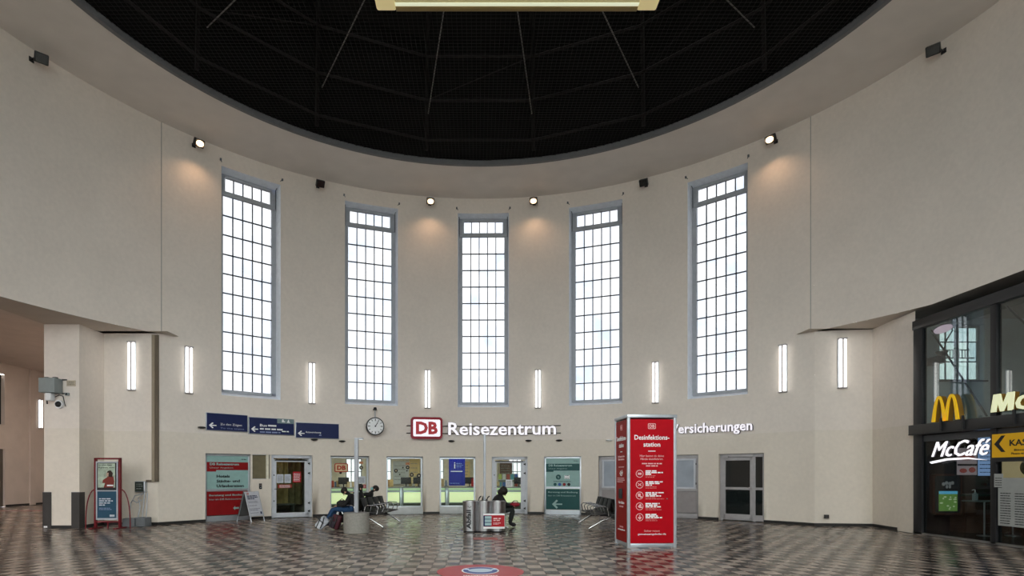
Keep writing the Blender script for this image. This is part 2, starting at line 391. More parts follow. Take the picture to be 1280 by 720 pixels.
for r, z in ((6.4, 18.0), (3.4, 19.2)):
    for i in range(16): MB().tube([dv(i, r, z), dv(i + 1, r, z)], .05, 4).build('purlin', M_BEAM, ceiling)
vs, fs = [], []
def wire(p, q, t=.0045):
    p, q = Vector(p), Vector(q); d = (q - p).normalized(); s = Vector((-d.y, d.x, 0)) * t; n = len(vs)
    for e in (p, q):
        for k in ((s.x, s.y, 0), (-s.x, -s.y, 0), (0, 0, 2 * t)): vs.append((e.x + k[0], e.y + k[1], e.z + k[2]))
    fs.extend([(n, n + 1, n + 4, n + 3), (n + 1, n + 2, n + 5, n + 4), (n + 2, n, n + 3, n + 5)])
g = .12; k = int(RH / g)
for i in range(-k, k + 1):
    h = math.sqrt(max(RH * RH - (i * g) ** 2, 0))
    if h > .1:
        wire((CX + i * g, CY - h, HC + .13), (CX + i * g, CY + h, HC + .13)); wire((CX - h, CY + i * g, HC + .14), (CX + h, CY + i * g, HC + .14))
me = bpy.data.meshes.new('bird_netting'); me.from_pydata(vs, [], fs); me.materials.append(M_NET)
tag(link('bird_netting', me, ceiling), kind='stuff')
#
# ------------------------------------------------------------------ left passage and niche, right niche
SH = mat
nl = MB()
PL = [(wp(AL).x, wp(AL).y), (-11.66, 18.25), (-11.63, 17.07), (-12.66, 17.07), (-12.66, 20), (-21, 32)]
PR = [(wp(AR).x, wp(AR).y), (11.95, 17.66), (11.80, 16.42), (11.72, 15.63)]
def sheet(name, pts, z0, z1, m=M_WALL, kind='structure'):
    b = MB()
    for p, q in zip(pts, pts[1:]): b.quad([(*p, z0), (*q, z0), (*q, z1), (*p, z1)])
    o = b.build(name, m); tag(o, kind=kind); return o
wall_niche_l = sheet('wall_left_niche', PL, -.05, HS)
wall_niche_r = sheet('wall_right_niche', PR, -.05, HS)
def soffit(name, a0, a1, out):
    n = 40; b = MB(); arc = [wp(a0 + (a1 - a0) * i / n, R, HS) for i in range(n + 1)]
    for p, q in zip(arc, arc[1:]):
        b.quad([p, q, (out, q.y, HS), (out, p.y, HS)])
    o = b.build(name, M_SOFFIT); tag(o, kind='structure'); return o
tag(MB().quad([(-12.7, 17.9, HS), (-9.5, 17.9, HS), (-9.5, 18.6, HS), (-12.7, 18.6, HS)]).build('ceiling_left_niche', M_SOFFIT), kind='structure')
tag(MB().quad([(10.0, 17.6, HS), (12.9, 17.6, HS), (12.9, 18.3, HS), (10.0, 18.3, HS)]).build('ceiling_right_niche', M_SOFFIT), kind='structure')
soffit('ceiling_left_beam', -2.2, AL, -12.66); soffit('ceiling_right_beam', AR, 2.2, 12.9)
b = MB(); b.quad([(-12.66, 2, HS), (-12.66, 20, HS), (-12.66, 20, 6.95), (-12.66, 2, 6.95)])
b.quad([(-12.66, 20, HS - .02), (-21, 32, HS - .02), (-21, 32, 6.95), (-12.66, 20, 6.95)])
tag(b.build('wall_left_beam', M_CORR), kind='structure')
b = MB(); b.quad([(-23.2, 2, 6.95), (-12.6, 2, 6.95), (-12.6, 20, 6.95), (-20.9, 32.1, 6.95), (-23.2, 32.1, 6.95)])
tag(b.build('ceiling_corridor', M_CORR), kind='structure')
# corridor wall with a window, a doorway and a shallow pilaster
b = MB(); X = -22.93
for (y0, y1, z0, z1) in ((2, 22, -.05, 7), (28.35, 32.1, -.05, 7), (27, 28.35, 6.4, 7), (22, 27, 6.4, 7), (22, 28.35, 2.8, 3.98)):
    b.quad([(X, y0, z0), (X, y1, z0), (X, y1, z1), (X, y0, z1)])
b.quad([(X, 28.35, 0), (X - .35, 28.35, 0), (X - .35, 28.35, 6.4), (X, 28.35, 6.4)])
b.box((X + .04, 30.05, 3.48), (.10, .35, 6.94))
b.quad([(X, 32.1, -.05), (-20.8, 32.1, -.05), (-20.8, 32.1, 7), (X, 32.1, 7)]); b.quad([(X - .4, 21.8, -.05), (X - .4, 28.5, -.05), (X - .4, 28.5, 7), (X - .4, 21.8, 7)]); b.quad([(X - .4, 21.9, 0), (X, 21.9, 0), (X, 21.9, 7), (X - .4, 21.9, 7)])
tag(b.build('wall_corridor', M_CORR), kind='structure')
ge = empty('window_24', (-17.8, 2, 0), kind='structure'); sbox(ge, 'pane', clear_glass('dimmed_fill_glass', (.38, .38, .38), .05, .05), (0, 0, 3.45), (10.3, .01, 6.9)); q = MB()  # added end glazing for corridor daylight, its tint set to dim it
for i in range(6): q.box((-5.1 + 2.04 * i, 0, 3.45), (.1, .12, 6.9))
for z in (.05, 2.6, 4.8, 6.88): q.box((0, 0, z), (10.3, .1, .1))
q.build('window_frame', M_WFRAME, ge)
win = empty('window_11', (X - .25, 25.2, 3.98), kind='structure')
sbox(win, 'pane', M_DARKGLASS, (0, 0, 1.21), (.02, 6.4, 2.42))
fb = MB().box((.03, 0, .04), (.08, 6.4, .08)).box((.03, 0, 2.38), (.08, 6.4, .08)); fb.build('window_frame', M_BLK, win)
for yy in (-3.1, -1, 1.05, 3.1): sbox(win, 'mullion', M_BLK, (.03, yy, 1.21), (.08, .09, 2.3))
d = empty('door_5', (X - .2, 26.6, 0), kind='structure')
sbox(d, 'pane', M_DARKGLASS, (0, 0, 1.4), (.02, 3.5, 2.8)); sbox(d, 'door_frame', mat('bronze_frame', (.10, .085, .07), .4), (.05, 1.65, 1.4), (.12, .22, 2.8))
sbox(d, 'door_handle', M_CHROME, (.14, 1.5, 1.1), (.05, .03, .3))
# shallow dark skirting along all lower walls
def skirt(name, pts, h=.09):
    b = MB()
    for p, q in zip(pts, pts[1:]):
        p, q = Vector((*p, 0)), Vector((*q, 0)); dd = (q - p); L_ = dd.length
        if L_ > .01: b.box(((p + q) / 2) + Vector((0, 0, h / 2)), (L_ + .02, .03, h), rz=math.atan2(dd.y, dd.x))
    o = b.build(name, M_BASE); tag(o, kind='structure'); return o
skirt('baseboard_left', [(x, y) for x, y in PL]); skirt('baseboard_right', PR[:3])
skirt('baseboard_corridor', [(X + .01, 28.4), (X + .01, 32)])
edges = [AL] + [v for k, pq in OPEN.items() if k != 'olive' for v in pq] + [AR]
b = MB()
for p, q in zip(edges[0::2], edges[1::2]):
    n = max(1, int((q - p) / .04))
    for i in range(n):
        s, t = wp(p + (q - p) * i / n, R - .01), wp(p + (q - p) * (i + 1) / n, R - .01); dd = t - s
        b.box((s + t) / 2 + Vector((0, 0, .045)), (dd.length, .03, .09), rz=math.atan2(dd.y, dd.x))
tag(b.build('baseboard_back', M_BASE), kind='structure')

# ------------------------------------------------------------------ floor
floor = MB().quad([(-24, -3, -.006), (20, -3, -.006), (20, 34, -.006), (-24, 34, -.006)]).build('floor', M_TILE); tag(floor, kind='structure')
tag(MB().box((0, 10, -.6), (300, 300, .4)).build('ground', mat('outside_ground', (.25, .26, .25), .9)), kind='structure')
cand = []
for i in range(-56, 52):
    for j in range(27, 76):
        x0, y0 = TX0 + i * TW, j * TD; xc, yc = x0 + TW / 2, y0 + TD / 2
        inside = math.hypot(xc - CX, yc - CY) < R - .18 or (yc < 16.9 and -12.5 < xc < 11.5) or (yc < 18.05 and abs(xc) < 11.45)
        if not inside or (xc > 11.4 and yc < 15.7): continue
        vis = abs(xc + .06 - 0) < .93 * yc and yc > 9.0
        cand.append((0 if vis else 1, round(yc, 3), abs(xc), x0, y0))
cand.sort()
gp = .0035
def tile_verts(x0, y0, ox=0, oy=0, rr=random):
    h = rr.uniform(-.0003, .0003); x0 -= ox; y0 -= oy
    a = [(x0 + gp, y0 + gp), (x0 + TW - gp, y0 + gp), (x0 + TW - gp, y0 + TD - gp), (x0 + gp, y0 + TD - gp)]
    c = .004; b = [(x0 + gp + c, y0 + gp + c), (x0 + TW - gp - c, y0 + gp + c), (x0 + TW - gp - c, y0 + TD - gp - c), (x0 + gp + c, y0 + TD - gp - c)]
    return [(x, y, -.004) for x, y in a] + [(x, y, .0 + h) for x, y in b]
TF = [(4, 5, 6, 7), (0, 1, 5, 4), (1, 2, 6, 5), (2, 3, 7, 6), (3, 0, 4, 7)]
me = bpy.data.meshes.new('tile'); me.from_pydata(tile_verts(0, 0), [], TF); me.materials.append(M_TILE)
for c in cand[:300]: link('tile', me, floor, loc=(c[3], c[4], random.uniform(-.0006, .0006)))
vs, fs = [], []
for c in cand[300:]:
    n = len(vs); vs += tile_verts(c[3], c[4]); fs += [tuple(n + i for i in f) for f in TF]
me = bpy.data.meshes.new('tiles'); me.from_pydata(vs, [], fs); me.materials.append(M_TILE); tag(link('tiles', me, floor), kind='stuff')

# ------------------------------------------------------------------ tall windows
GH, Z0, ZT = .849, 4.50, 11.83
fr = MB()
for s in (-1, 1): fr.box((s * .94, .40, (4.40 + 11.95) / 2), (.18, .10, 7.55))
fr.box((0, .40, 11.89), (2.06, .10, .12)); fr.box((0, .40, 4.45), (1.97, .10, .11)); fr.box((0, .36, 4.41), (1.9, .16, .03)); fr = fr.mesh('window_frame', M_WFRAME)
tr = MB().box((0, .37, 11.275), (1.9, .12, .15), bev=.01).box((0, .35, 11.86), (1.72, .06, .07)).box((-.82, .35, 11.56), (.07, .06, .6)).box((.82, .35, 11.56), (.07, .06, .6)).mesh('transom', M_WFRAME)
vb = MB().box((0, 0, 0), (.034, .05, 6.70)).mesh('glazing_bar', M_BAR); vt = MB().box((0, 0, 0), (.034, .05, .46)).mesh('glazing_bar', M_BAR)
hb = MB().box((0, 0, 0), (1.70, .05, .036)).mesh('glazing_bar', M_BAR)
pw = 2 * GH / 5
pn = MB().box((0, 0, 0), (pw + .001, .006, .671)).mesh('pane', M_PANE); pt = MB().box((0, 0, 0), (pw + .001, .006, .50)).mesh('pane', M_PANE)
lv = MB().tube([(-.97, .30, 11.9), (-1.0, -.02, 12.12), (-1.06, -.10, 12.18)], .012, 6).tube([(-.97, .30, 11.2), (-.97, .3, 11.9)], .012, 6).box((-1.06, -.10, 12.18), (.05, .05, .07)).mesh('opener_rod', M_BAR)
lv2 = lv.copy(); lv2.transform(Matrix.Diagonal((-1, 1, 1, 1)))
for wi, a in enumerate(WIN):
    win = empty('window_%d' % (wi + 1), wp(a), -a, kind='structure')
    link('window_frame', fr, win); link('transom', tr, win); link('opener_rod', lv, win); link('opener_rod', lv2, win)
    for k in range(4):
        x = -GH + (k + 1) * pw; link('glazing_bar', vb, win, loc=(x, .40, Z0 + 3.35)); link('glazing_bar', vt, win, loc=(x * .95, .40, 11.58))
    for k in range(1, 10): link('glazing_bar', hb, win, loc=(0, .40, Z0 + k * .67))
    for r_ in range(10):
        for k in range(5): link('pane', pn, win, loc=(-GH + (k + .5) * pw, .42, Z0 + (r_ + .5) * .67))
    for k in range(5): link('pane', pt, win, loc=((-GH + (k + .5) * pw) * .95, .42, 11.58))
for wi in (0, 4):       # the matching windows in the wall behind the camera, out of view
    a = PI + (wi - 2) * DEL
    win = empty('window_%d' % (wi + 6), wp(a), -a, kind='structure')
    link('window_frame', fr, win); link('transom', tr, win)
    q = MB()
    for k in range(4): q.box((-GH + (k + 1) * pw, .4, 8.16), (.026, .05, 7.3))
    for k in range(1, 10): q.box((0, .4, Z0 + k * .67), (1.7, .05, .028))
    q.build('glazing_bars', M_BAR, win); sbox(win, 'pane', M_PANE, (0, .43, 8.17), (1.76, .006, 7.35))
def portal(loc, rot, sx_, sy_):
    l = bpy.data.lights.new('window_daylight', 'AREA'); l.shape = 'RECTANGLE'; l.size = sx_; l.size_y = sy_; l.cycles.is_portal = True
    o = bpy.data.objects.new('window_daylight', l); C.objects.link(o); o.location = loc; o.rotation_euler = rot; return o
rear_fill = empty('window_8', kind='structure')  # unseen glazing, made to let fill daylight into the hall
q = MB(); NB = 12
for i in range(NB + 1):
    a = GA0 + (GA1 - GA0) * i / NB; p = wp(a, R + .15, (GZ0 + GZ1) / 2); q.box(p, (.09, .14, GZ1 - GZ0), rz=-a)
for i in range(NB):
    a = GA0 + (GA1 - GA0) * (i + .5) / NB; p = wp(a, R + .15)
    for z in (GZ0 + .05, 5.0, 7.2, 9.4, GZ1 - .05): q.box((p.x, p.y, z), (1.08, .1, .09), rz=-a)
    link('pane', MB().box((p.x, p.y, (GZ0 + GZ1) / 2), (1.0, .01, GZ1 - GZ0), rz=-a).mesh('pane', M_GLASS), rear_fill)
q.build('window_frame', M_WFRAME, rear_fill)
for i in range(4):
    a = GA0 + (GA1 - GA0) * (i + .5) / 4; portal(wp(a, R + .45, (GZ0 + GZ1) / 2), (PI / 2, 0, PI - a), 3.3, GZ1 - GZ0)
portal((-17.8, 1.7, 3.45), (PI / 2, 0, 0), 10.2, 6.8)
for a in WIN + [PI - 2 * DEL, PI + 2 * DEL]:
    portal(wp(a, R + .55, 8.17), (PI / 2, 0, PI - a), 1.8, 7.4)

# ------------------------------------------------------------------ rooms behind the back wall
def arc_slab(name, a0, a1, r0, r1, z, m, kind='structure'):
    n = 30; b = MB()
    for i in range(n):
        p, q = a0 + (a1 - a0) * i / n, a0 + (a1 - a0) * (i + 1) / n
        b.quad([wp(p, r0, z), wp(q, r0, z), wp(q, r1, z), wp(p, r1, z)])
    o = b.build(name, m); tag(o, kind=kind); return o
def radial(name, a, m, z1=2.75, r0=R, r1=R + 5.2):
    b = MB(); c = wp(a, (r0 + r1) / 2, z1 / 2); b.box(c, (.08, r1 - r0, z1), rz=-a); o = b.build(name, m); tag(o, kind='structure'); return o
arc_wall('wall_office', -.66, .36, 0, 2.75, [], M_CREAM, R + 5.2)
arc_slab('ceiling_office', -.67, .37, R - .0, R + 5.3, 2.75, mat('office_ceiling', (.6, .56, .45), .8))
arc_slab('floor_office', -.67, .37, R, R + 5.3, .001, mat('office_floor', (.10, .09, .07), .3, var=.2))
arc_wall('wall_poster_niche', -.92, -.652, -.05, 2.4, [], M_COUNTER, R + .235); arc_wall('wall_insurance', .362, .92, -.05, 2.4, [], M_COUNTER, R + .235)
radial('wall_office_side_1', -.66, M_CREAM); radial('wall_office_side_2', -.50, M_CREAM); radial('wall_office_side_3', .36, M_CREAM)
bm_ = MB()
OL = ['logo window', 'second window', 'third window', 'right glass door', 'green poster']
for ai, a in enumerate((-.40, -.24, -.08, .10, .26)):
    for r in (R + .95, R + 3.1):
        p = wall_root('ceiling_light', a, 2.70, 'flush office ceiling lamp %s the %s' % ('just inside' if r < R + 2 else 'deep in the room behind', OL[ai]), 'ceiling light', 'office ceiling lamps', r=r)
        sbox(p, 'housing', M_WHITE, (0, 0, .025), (1.3, .34, .045)); sbox(p, 'diffuser', M_PANELLIT, (0, 0, -.004), (1.22, .27, .012))
p = wall_root('ceiling_light', -.585, 2.70, 'flush lamp in the small room behind the left glass door', 'ceiling light', r=R + 1.6)
sbox(p, 'housing', M_WHITE, (0, 0, .025), (.6, .3, .045)); sbox(p, 'diffuser', mat('dim_panel', (1, 1, 1), .5, emit=(1, .8, .45), es=8, var=-1), (0, 0, -.004), (.5, .24, .012))
# drapes behind the left glass door
for k, (a, r, ww) in enumerate(((-.60, R + 2.3, 1.3), (-.545, R + 2.6, 1.0))):
    c = wall_root('drape', a, .35, ['olive drape gathered behind the left glass door', 'darker olive drape at the right behind the left glass door'][k], 'curtain', r=r)
    q = MB(); n = 40
    for i in range(n):
        x0, x1 = -ww / 2 + ww * i / n, -ww / 2 + ww * (i + 1) / n
        f = lambda x: .06 * math.sin(x * 26 + k)
        q.quad([(x0, f(x0), 0), (x1, f(x1), 0), (x1, f(x1), 1.9), (x0, f(x0), 1.9)])
    q.build('cloth', [M_BROWN, mat('olive_drape', (.22, .19, .09), .8, var=.3)][k], c)
    MB().cyl((-ww / 2 - .05, 0, 1.93), (ww / 2 + .05, 0, 1.93), .018).build('curtain_rail', M_BLK, c)
t = wall_root('side_table', -.59, 0, 'low dark table in the room behind the left glass door', 'table', r=R + 1.5)
sbox(t, 'table_top', M_DKCOUNTER, (0, 0, .42), (1.0, .5, .05))
for x in (-.45, .45): sbox(t, 'leg', M_DKCOUNTER, (x, 0, .2), (.05, .45, .4))
# ticket counters
for k in range(6):
    a = -.444 + .138 * k; r = R + 1.65; W_ = .138 * r
    nm = ['leftmost', 'second from the left', 'third from the left', 'fourth from the left', 'fifth from the left', 'rightmost'][k]
    c = wall_root('ticket_counter', a, 0, 'ticket counter with green lit front inside the office, %s' % nm, 'counter', 'ticket counters in the office', r=r)
    sbox(c, 'plinth', M_DKCOUNTER, (0, .35, .17), (W_ - .14, .6, .34))
    sbox(c, 'body', M_COUNTER, (0, .36, .62), (W_ - .14, .6, .58))
    sbox(c, 'front_panel', M_GLOW, (0, .035, .60), (W_ - .18, .03, .44), bev=.006)
    sbox(c, 'rail', M_ALU, (0, .02, .86), (W_ - .1, .06, .045))
    sbox(c, 'upper_strip', M_GLOW2, (0, .03, .945), (W_ - .16, .02, .09))
    sbox(c, 'worktop', M_COUNTER, (0, .3, 1.02), (W_ - .02, .75, .04), bev=.005)
    sbox(c, 'pillar', M_ALU, (W_ / 2, .2, .5), (.13, .45, 1.0), bev=.01)
def office_thing(kind, a, r, z, label, cat): return wall_root(kind, a, z, label, cat, r=r)
rr = random.Random(3)
for k, (a, lab) in enumerate(((-.455, 'dark monitor on the counter behind the logo window'), (-.405, 'second dark monitor behind the logo window'), (-.222, 'black monitor on the counter in the second window'), (-.185, 'black monitor at the right edge of the second window'), (-.03, 'monitor at the right in the third window'), (.12, 'monitor on the counter seen through the right glass door'))):
    c = office_thing('monitor', a, R + 1.95, 1.04, lab, 'monitor')
    sbox(c, 'screen', M_BLK, (0, 0, .27), (.44, .04, .28), bev=.008); sbox(c, 'stand', M_BLK, (0, .02, .08), (.05, .04, .16)); sbox(c, 'foot', M_BLK, (0, 0, .01), (.22, .16, .02))
for k, (a, wd, h, col, lab) in enumerate(((-.275, .42, .30, (.50, .36, .16), 'cardboard carton on the counter in the second window'), (-.12, .34, .34, (.45, .33, .17), 'brown carton at the left in the third window'),
        (-.445, .34, .26, (.35, .07, .04), 'red brown box on the counter behind the logo window'), (-.385, .30, .22, (.55, .42, .25), 'tan box on the counter beside the pole'), (-.012, .38, .36, (.38, .03, .03), 'red box at the right in the third window'))):
    c = office_thing('carton', a, R + 2.05, 1.04, lab, 'box')
    sbox(c, 'box_body', mat('carton_%d' % k, col, .7, var=.15), (0, 0, h / 2), (wd, .3, h), bev=.006)
    sbox(c, 'tape', M_WHITE if k > 1 else mat('tape', (.35, .2, .08), .4), (0, -.152, h / 2), (wd * .25, .006, h))
    sbox(c, 'flap', mat('carton_%d' % k, col), (0, -.02, h + .01), (wd * .96, .24, .012))
# banner hanging in the third window, boards and windows on the office back wall
c = office_thing('hanging_banner', -.070, R + 1.25, 1.10, 'deep blue banner with a white stripe hanging in the third window', 'banner')
MB().plate(rounded(.68, 1.14, .02, cz=.57), -.012, .012).build('sheet', mat('banner_blue', (.005, .012, .22), .4, emit=(.01, .03, .5), es=.10, var=-1), c)
sbox(c, 'stripe', M_WHITE, (-.02, -.02, .60), (.50, .006, .035)); text(c, 'i', -.12, .72, -.02, M_WHITE, h=.26)
lines(c, [(-.02, .2, .93, .03), (-.02, .25, .86, .025), (-.02, .18, .79, .025), (-.28, .1, .1, .03)], -.02, mat('banner_print', (.2, .3, .7), .5), seed=4)
MB().cyl((-.3, 0, 1.14), (-.3, 0, 1.62), .004, seg=5).cyl((.3, 0, 1.14), (.3, 0, 1.62), .004, seg=5).build('cord', M_BLK, c)
rg = random.Random(12)
PLACES = ['at the far left behind the logo window', 'left of centre behind the logo window', 'behind the logo window near the pole', 'at the left end of the second window', 'in the middle of the second window', 'at the right of the second window', 'beside the blue banner', 'right of the blue banner', 'left behind the right glass door', 'right behind the right glass door']
for k, a in enumerate((-.47, -.425, -.365, -.29, -.205, -.17, -.105, -.005, .05, .145)):
    c = office_thing('folder_stand', a, R + 2.25, 1.04, 'stand of folders and leaflets on the counter %s' % PLACES[k], 'folders')
    sbox(c, 'tray', M_BLK, (0, 0, .012), (.34, .22, .024))
    for i in range(5):
        h = rg.uniform(.14, .26); sbox(c, 'folder', mat('folder_%d' % rg.randrange(5), rg.choice([(.6, .6, .58), (.4, .06, .04), (.55, .42, .2), (.12, .2, .35), (.7, .66, .5)]), .6), (-.13 + .065 * i, 0, .024 + h / 2), (.05, .2, h))
for k, (a, wd) in enumerate(((-.262, .60), (-.118, .62), (-.345, .7), (.10, .6))):
    c = wall_root('window_%d' % (13 + k), a, 1.15, None, None, kind='structure', r=R + 5.15)
    sbox(c, 'pane', M_SKYLIT, (0, .01, .55), (wd, .02, 1.2)); f_ = MB()
    for x in (-wd / 2, -wd / 6, wd / 6, wd / 2): f_.box((x, -.02, .55), (.035, .05, 1.2))
    for z in (-.05, .55, 1.15): f_.box((0, -.02, z), (wd, .05, .035))
    f_.build('window_frame', M_BAR, c)
for k, (a, z, wd, h, m, lab) in enumerate(((-.218, 1.1, .75, 1.1, mat('pale_board', (.55, .6, .62), .5), 'pale notice board on the office back wall'), (-.180, 1.0, .5, 1.35, mat('ochre_panel', (.75, .60, .30), .6), 'ochre panel on the office back wall'),
        (-.152, 1.55, .42, .55, mat('dark_board', (.07, .06, .03), .5), 'dark framed board on the office back wall'), (-.45, 1.3, .6, .7, mat('orange_board', (.50, .30, .12), .6), 'orange board behind the logo window'),
        (-.04, 1.2, .5, 1.0, mat('ochre_panel', (.75, .60, .30), .6), 'ochre panel in the third window'), (.075, 1.35, .6, .8, mat('brochure_board', (.16, .11, .09), .6, var=.5, scale=9), 'dark brochure board seen through the right glass door'))):
    c = wall_root('wall_board', a, z, lab, 'board', r=R + 5.05); sbox(c, 'board', m, (0, 0, h / 2), (wd, .03, h)); lines(c, [(-wd * .4, wd * .3, h * (.2 + .15 * i), .03) for i in range(5)], -.02, M_COUNTER, seed=k)
c = wall_root('brochure_rack', .085, 0, 'brochure rack with blue and green leaflets behind the right glass door', 'rack', r=R + 2.9)
sbox(c, 'back_panel', mat('rack_grey', (.25, .25, .2), .5), (0, .06, .8), (.9, .04, 1.6))
for i in range(4): sbox(c, 'shelf', M_ALU, (0, -.03, .25 + .36 * i), (.9, .16, .02))
cols = [(.05, .12, .35), (.35, .45, .12), (.6, .62, .6), (.35, .08, .06), (.08, .3, .35)]
for i in range(4):
    for j in range(5):
        l = MB().box((0, 0, .12), (.14, .012, .24), rx=-.15).build('leaflet', mat('leaflet_%d' % ((i * 2 + j) % 5), cols[(i * 2 + j) % 5], .5), c, loc=(-.36 + .18 * j, -.03, .265 + .36 * i))

# ------------------------------------------------------------------ street level windows, doors and posters of the back wall
def hw(k): p, q = OPEN[k]; return R * math.sin((q - p) / 2)
def mid(k): return sum(OPEN[k]) / 2
for n_, k in ((17, 'w6'), (18, 'w7'), (19, 'w8')):
    W_ = hw(k); c = wall_root('window_%d' % n_, mid(k), 0, None, None, kind='structure')
    f_ = MB()
    for s in (-1, 1): f_.box((s * (W_ - .03), .2, 1.14), (.07, .07, 2.28))
    f_.box((0, .2, 2.24), (2 * W_, .07, .08)).box((0, .2, .30), (2 * W_, .07, .05)); f_.build('window_frame', M_ALU, c)
    MB().box((0, .16, .14), (2 * W_ + .02, .22, .28), bev=.01).build('base_panel', mat('base_white', (.58, .60, .60), .4), c)
    sbox(c, 'pane', M_GLASS, (0, .2, 1.27), (2 * W_ - .1, .01, 1.9)); sbox(c, 'lintel', M_BLK, (0, .10, 2.272), (2 * W_, .2, .012))
def glass_door(name, k, m, lab):
    W_ = hw(k); c = wall_root(name, mid(k), 0, None, None, kind='structure')
    f_ = MB()
    for s in (-1, 1): f_.box((s * (W_ - .05), .12, 1.14), (.10, .12, 2.28), bev=.008)
    f_.box((0, .12, 2.22), (2 * W_, .12, .12), bev=.008); f_.build('door_frame', m, c)
    l = MB()
    l.box((-W_ + .145, .09, 1.09), (.10, .07, 2.06), bev=.006).box((W_ - .185, .09, 1.09), (.17, .07, 2.06), bev=.006)
    l.box((0, .09, 2.07), (2 * W_ - .2, .07, .08), bev=.006).box((0, .09, .10), (2 * W_ - .2, .07, .17), bev=.006)
    l.build('door_leaf', m, c); sbox(c, 'closer_rail', M_BLK, (-.02, .045, 2.09), (2 * W_ - .32, .03, .035))
    sbox(c, 'pane', M_GLASS, (-.02, .1, 1.1), (2 * W_ - .4, .01, 1.86))
    for z in (.22, .52, 1.62, 1.98): MB().cyl((W_ - .09, .045, z - .05), (W_ - .09, .045, z + .05), .014, seg=8).box((W_ - .12, .05, z), (.07, .012, .05)).build('hinge', M_BLK, c)
    h = MB().cyl((-W_ + .13, .0, 1.05), (-W_ + .13, .05, 1.05), .012, seg=8).box((-W_ + .17, 0, 1.05), (.11, .018, .02)).build('door_handle', M_CHROME, c)
    for z in (.62, 1.55): sbox(c, 'lock', M_BLK, (-W_ + .105, .04, z), (.03, .02, .05))
    return c
glass_door('door_1', 'd1', M_WHITEFRAME, ''); glass_door('door_2', 'd2', M_WHITEFRAME, '')
def frosted_window(name, k):
    W_ = hw(k); c = wall_root(name, mid(k), 0, None, None, kind='structure'); f_ = MB()
    for s in (-1, 1): f_.box((s * (W_ - .05), .14, 1.14), (.10, .1, 2.28), bev=.006)
    f_.box((0, .14, 2.2), (2 * W_, .1, .13), bev=.006).box((0, .14, 1.02), (2 * W_, .1, .10), bev=.006).box((0, .14, .09), (2 * W_, .1, .18), bev=.006)
    f_.build('window_frame', M_GREYFRAME, c)
    g_ = MB()
    for s in (-1, 1): g_.box((s * (W_ - .15), .11, 1.6), (.07, .06, 1.08))
    g_.box((0, .11, 2.11), (2 * W_ - .2, .06, .06)).box((0, .11, 1.09), (2 * W_ - .2, .06, .06)); g_.build('sash', M_WHITEFRAME, c)
    sbox(c, 'pane', mat('milky_glass', (.36, .40, .46), .25, var=.12, scale=2), (0, .13, 1.6), (2 * W_ - .3, .02, 1.0))
    sbox(c, 'lower_panel', mat('lower_panel_grey', (.34, .31, .31), .5), (0, .13, .6), (2 * W_ - .18, .02, .8))
    for z in (1.25, 1.95): sbox(c, 'hinge', M_BLK, (W_ - .1, .07, z), (.02, .03, .07))
frosted_window('window_20', 'o3a'); frosted_window('window_21', 'o3b')
W_ = hw('d4'); c = wall_root('door_3', mid('d4'), 0, None, None, kind='structure'); f_ = MB()
for x in (-W_ + .05, W_ - .04, W_ - .36): f_.box((x, .14, 1.14), (.09, .1, 2.28), bev=.006)
f_.box((0, .14, 2.22), (2 * W_, .1, .12), bev=.006).box((W_ - .2, .14, .12), (.3, .09, .2)).box((W_ - .2, .14, 1.1), (.3, .09, .08)); f_.build('door_frame', M_GREYFRAME, c)
l = MB(); xa, xb = -W_ + .14, W_ - .44
for x in (xa, xb): l.box((x, .11, 1.1), (.09, .06, 2.1), bev=.005)
for z, h in ((2.10, .1), (1.1, .09), (.13, .2)): l.box(((xa + xb) / 2, .11, z), (xb - xa + .08, .06, h), bev=.005)
l.build('door_leaf', M_GREYFRAME, c)
sbox(c, 'pane', M_DARKGLASS, ((xa + xb) / 2, .13, 1.6), (xb - xa, .02, .92)); sbox(c, 'pane', M_DARKGLASS, ((xa + xb) / 2, .13, .65), (xb - xa, .02, .84))
sbox(c, 'pane', M_DARKGLASS, (W_ - .2, .13, 1.65), (.27, .02, 1.05)); sbox(c, 'pane', M_DARKGLASS, (W_ - .2, .13, .64), (.27, .02, .85))
MB().cyl((xb, .02, 1.14), (xb, .08, 1.14), .02, seg=10).box((xb - .05, .02, 1.14), (.12, .02, .022)).build('door_handle', M_CHROME, c)
sbox(c, 'closer', M_GREYFRAME, (-W_ + .2, .06, 2.17), (.2, .05, .06))
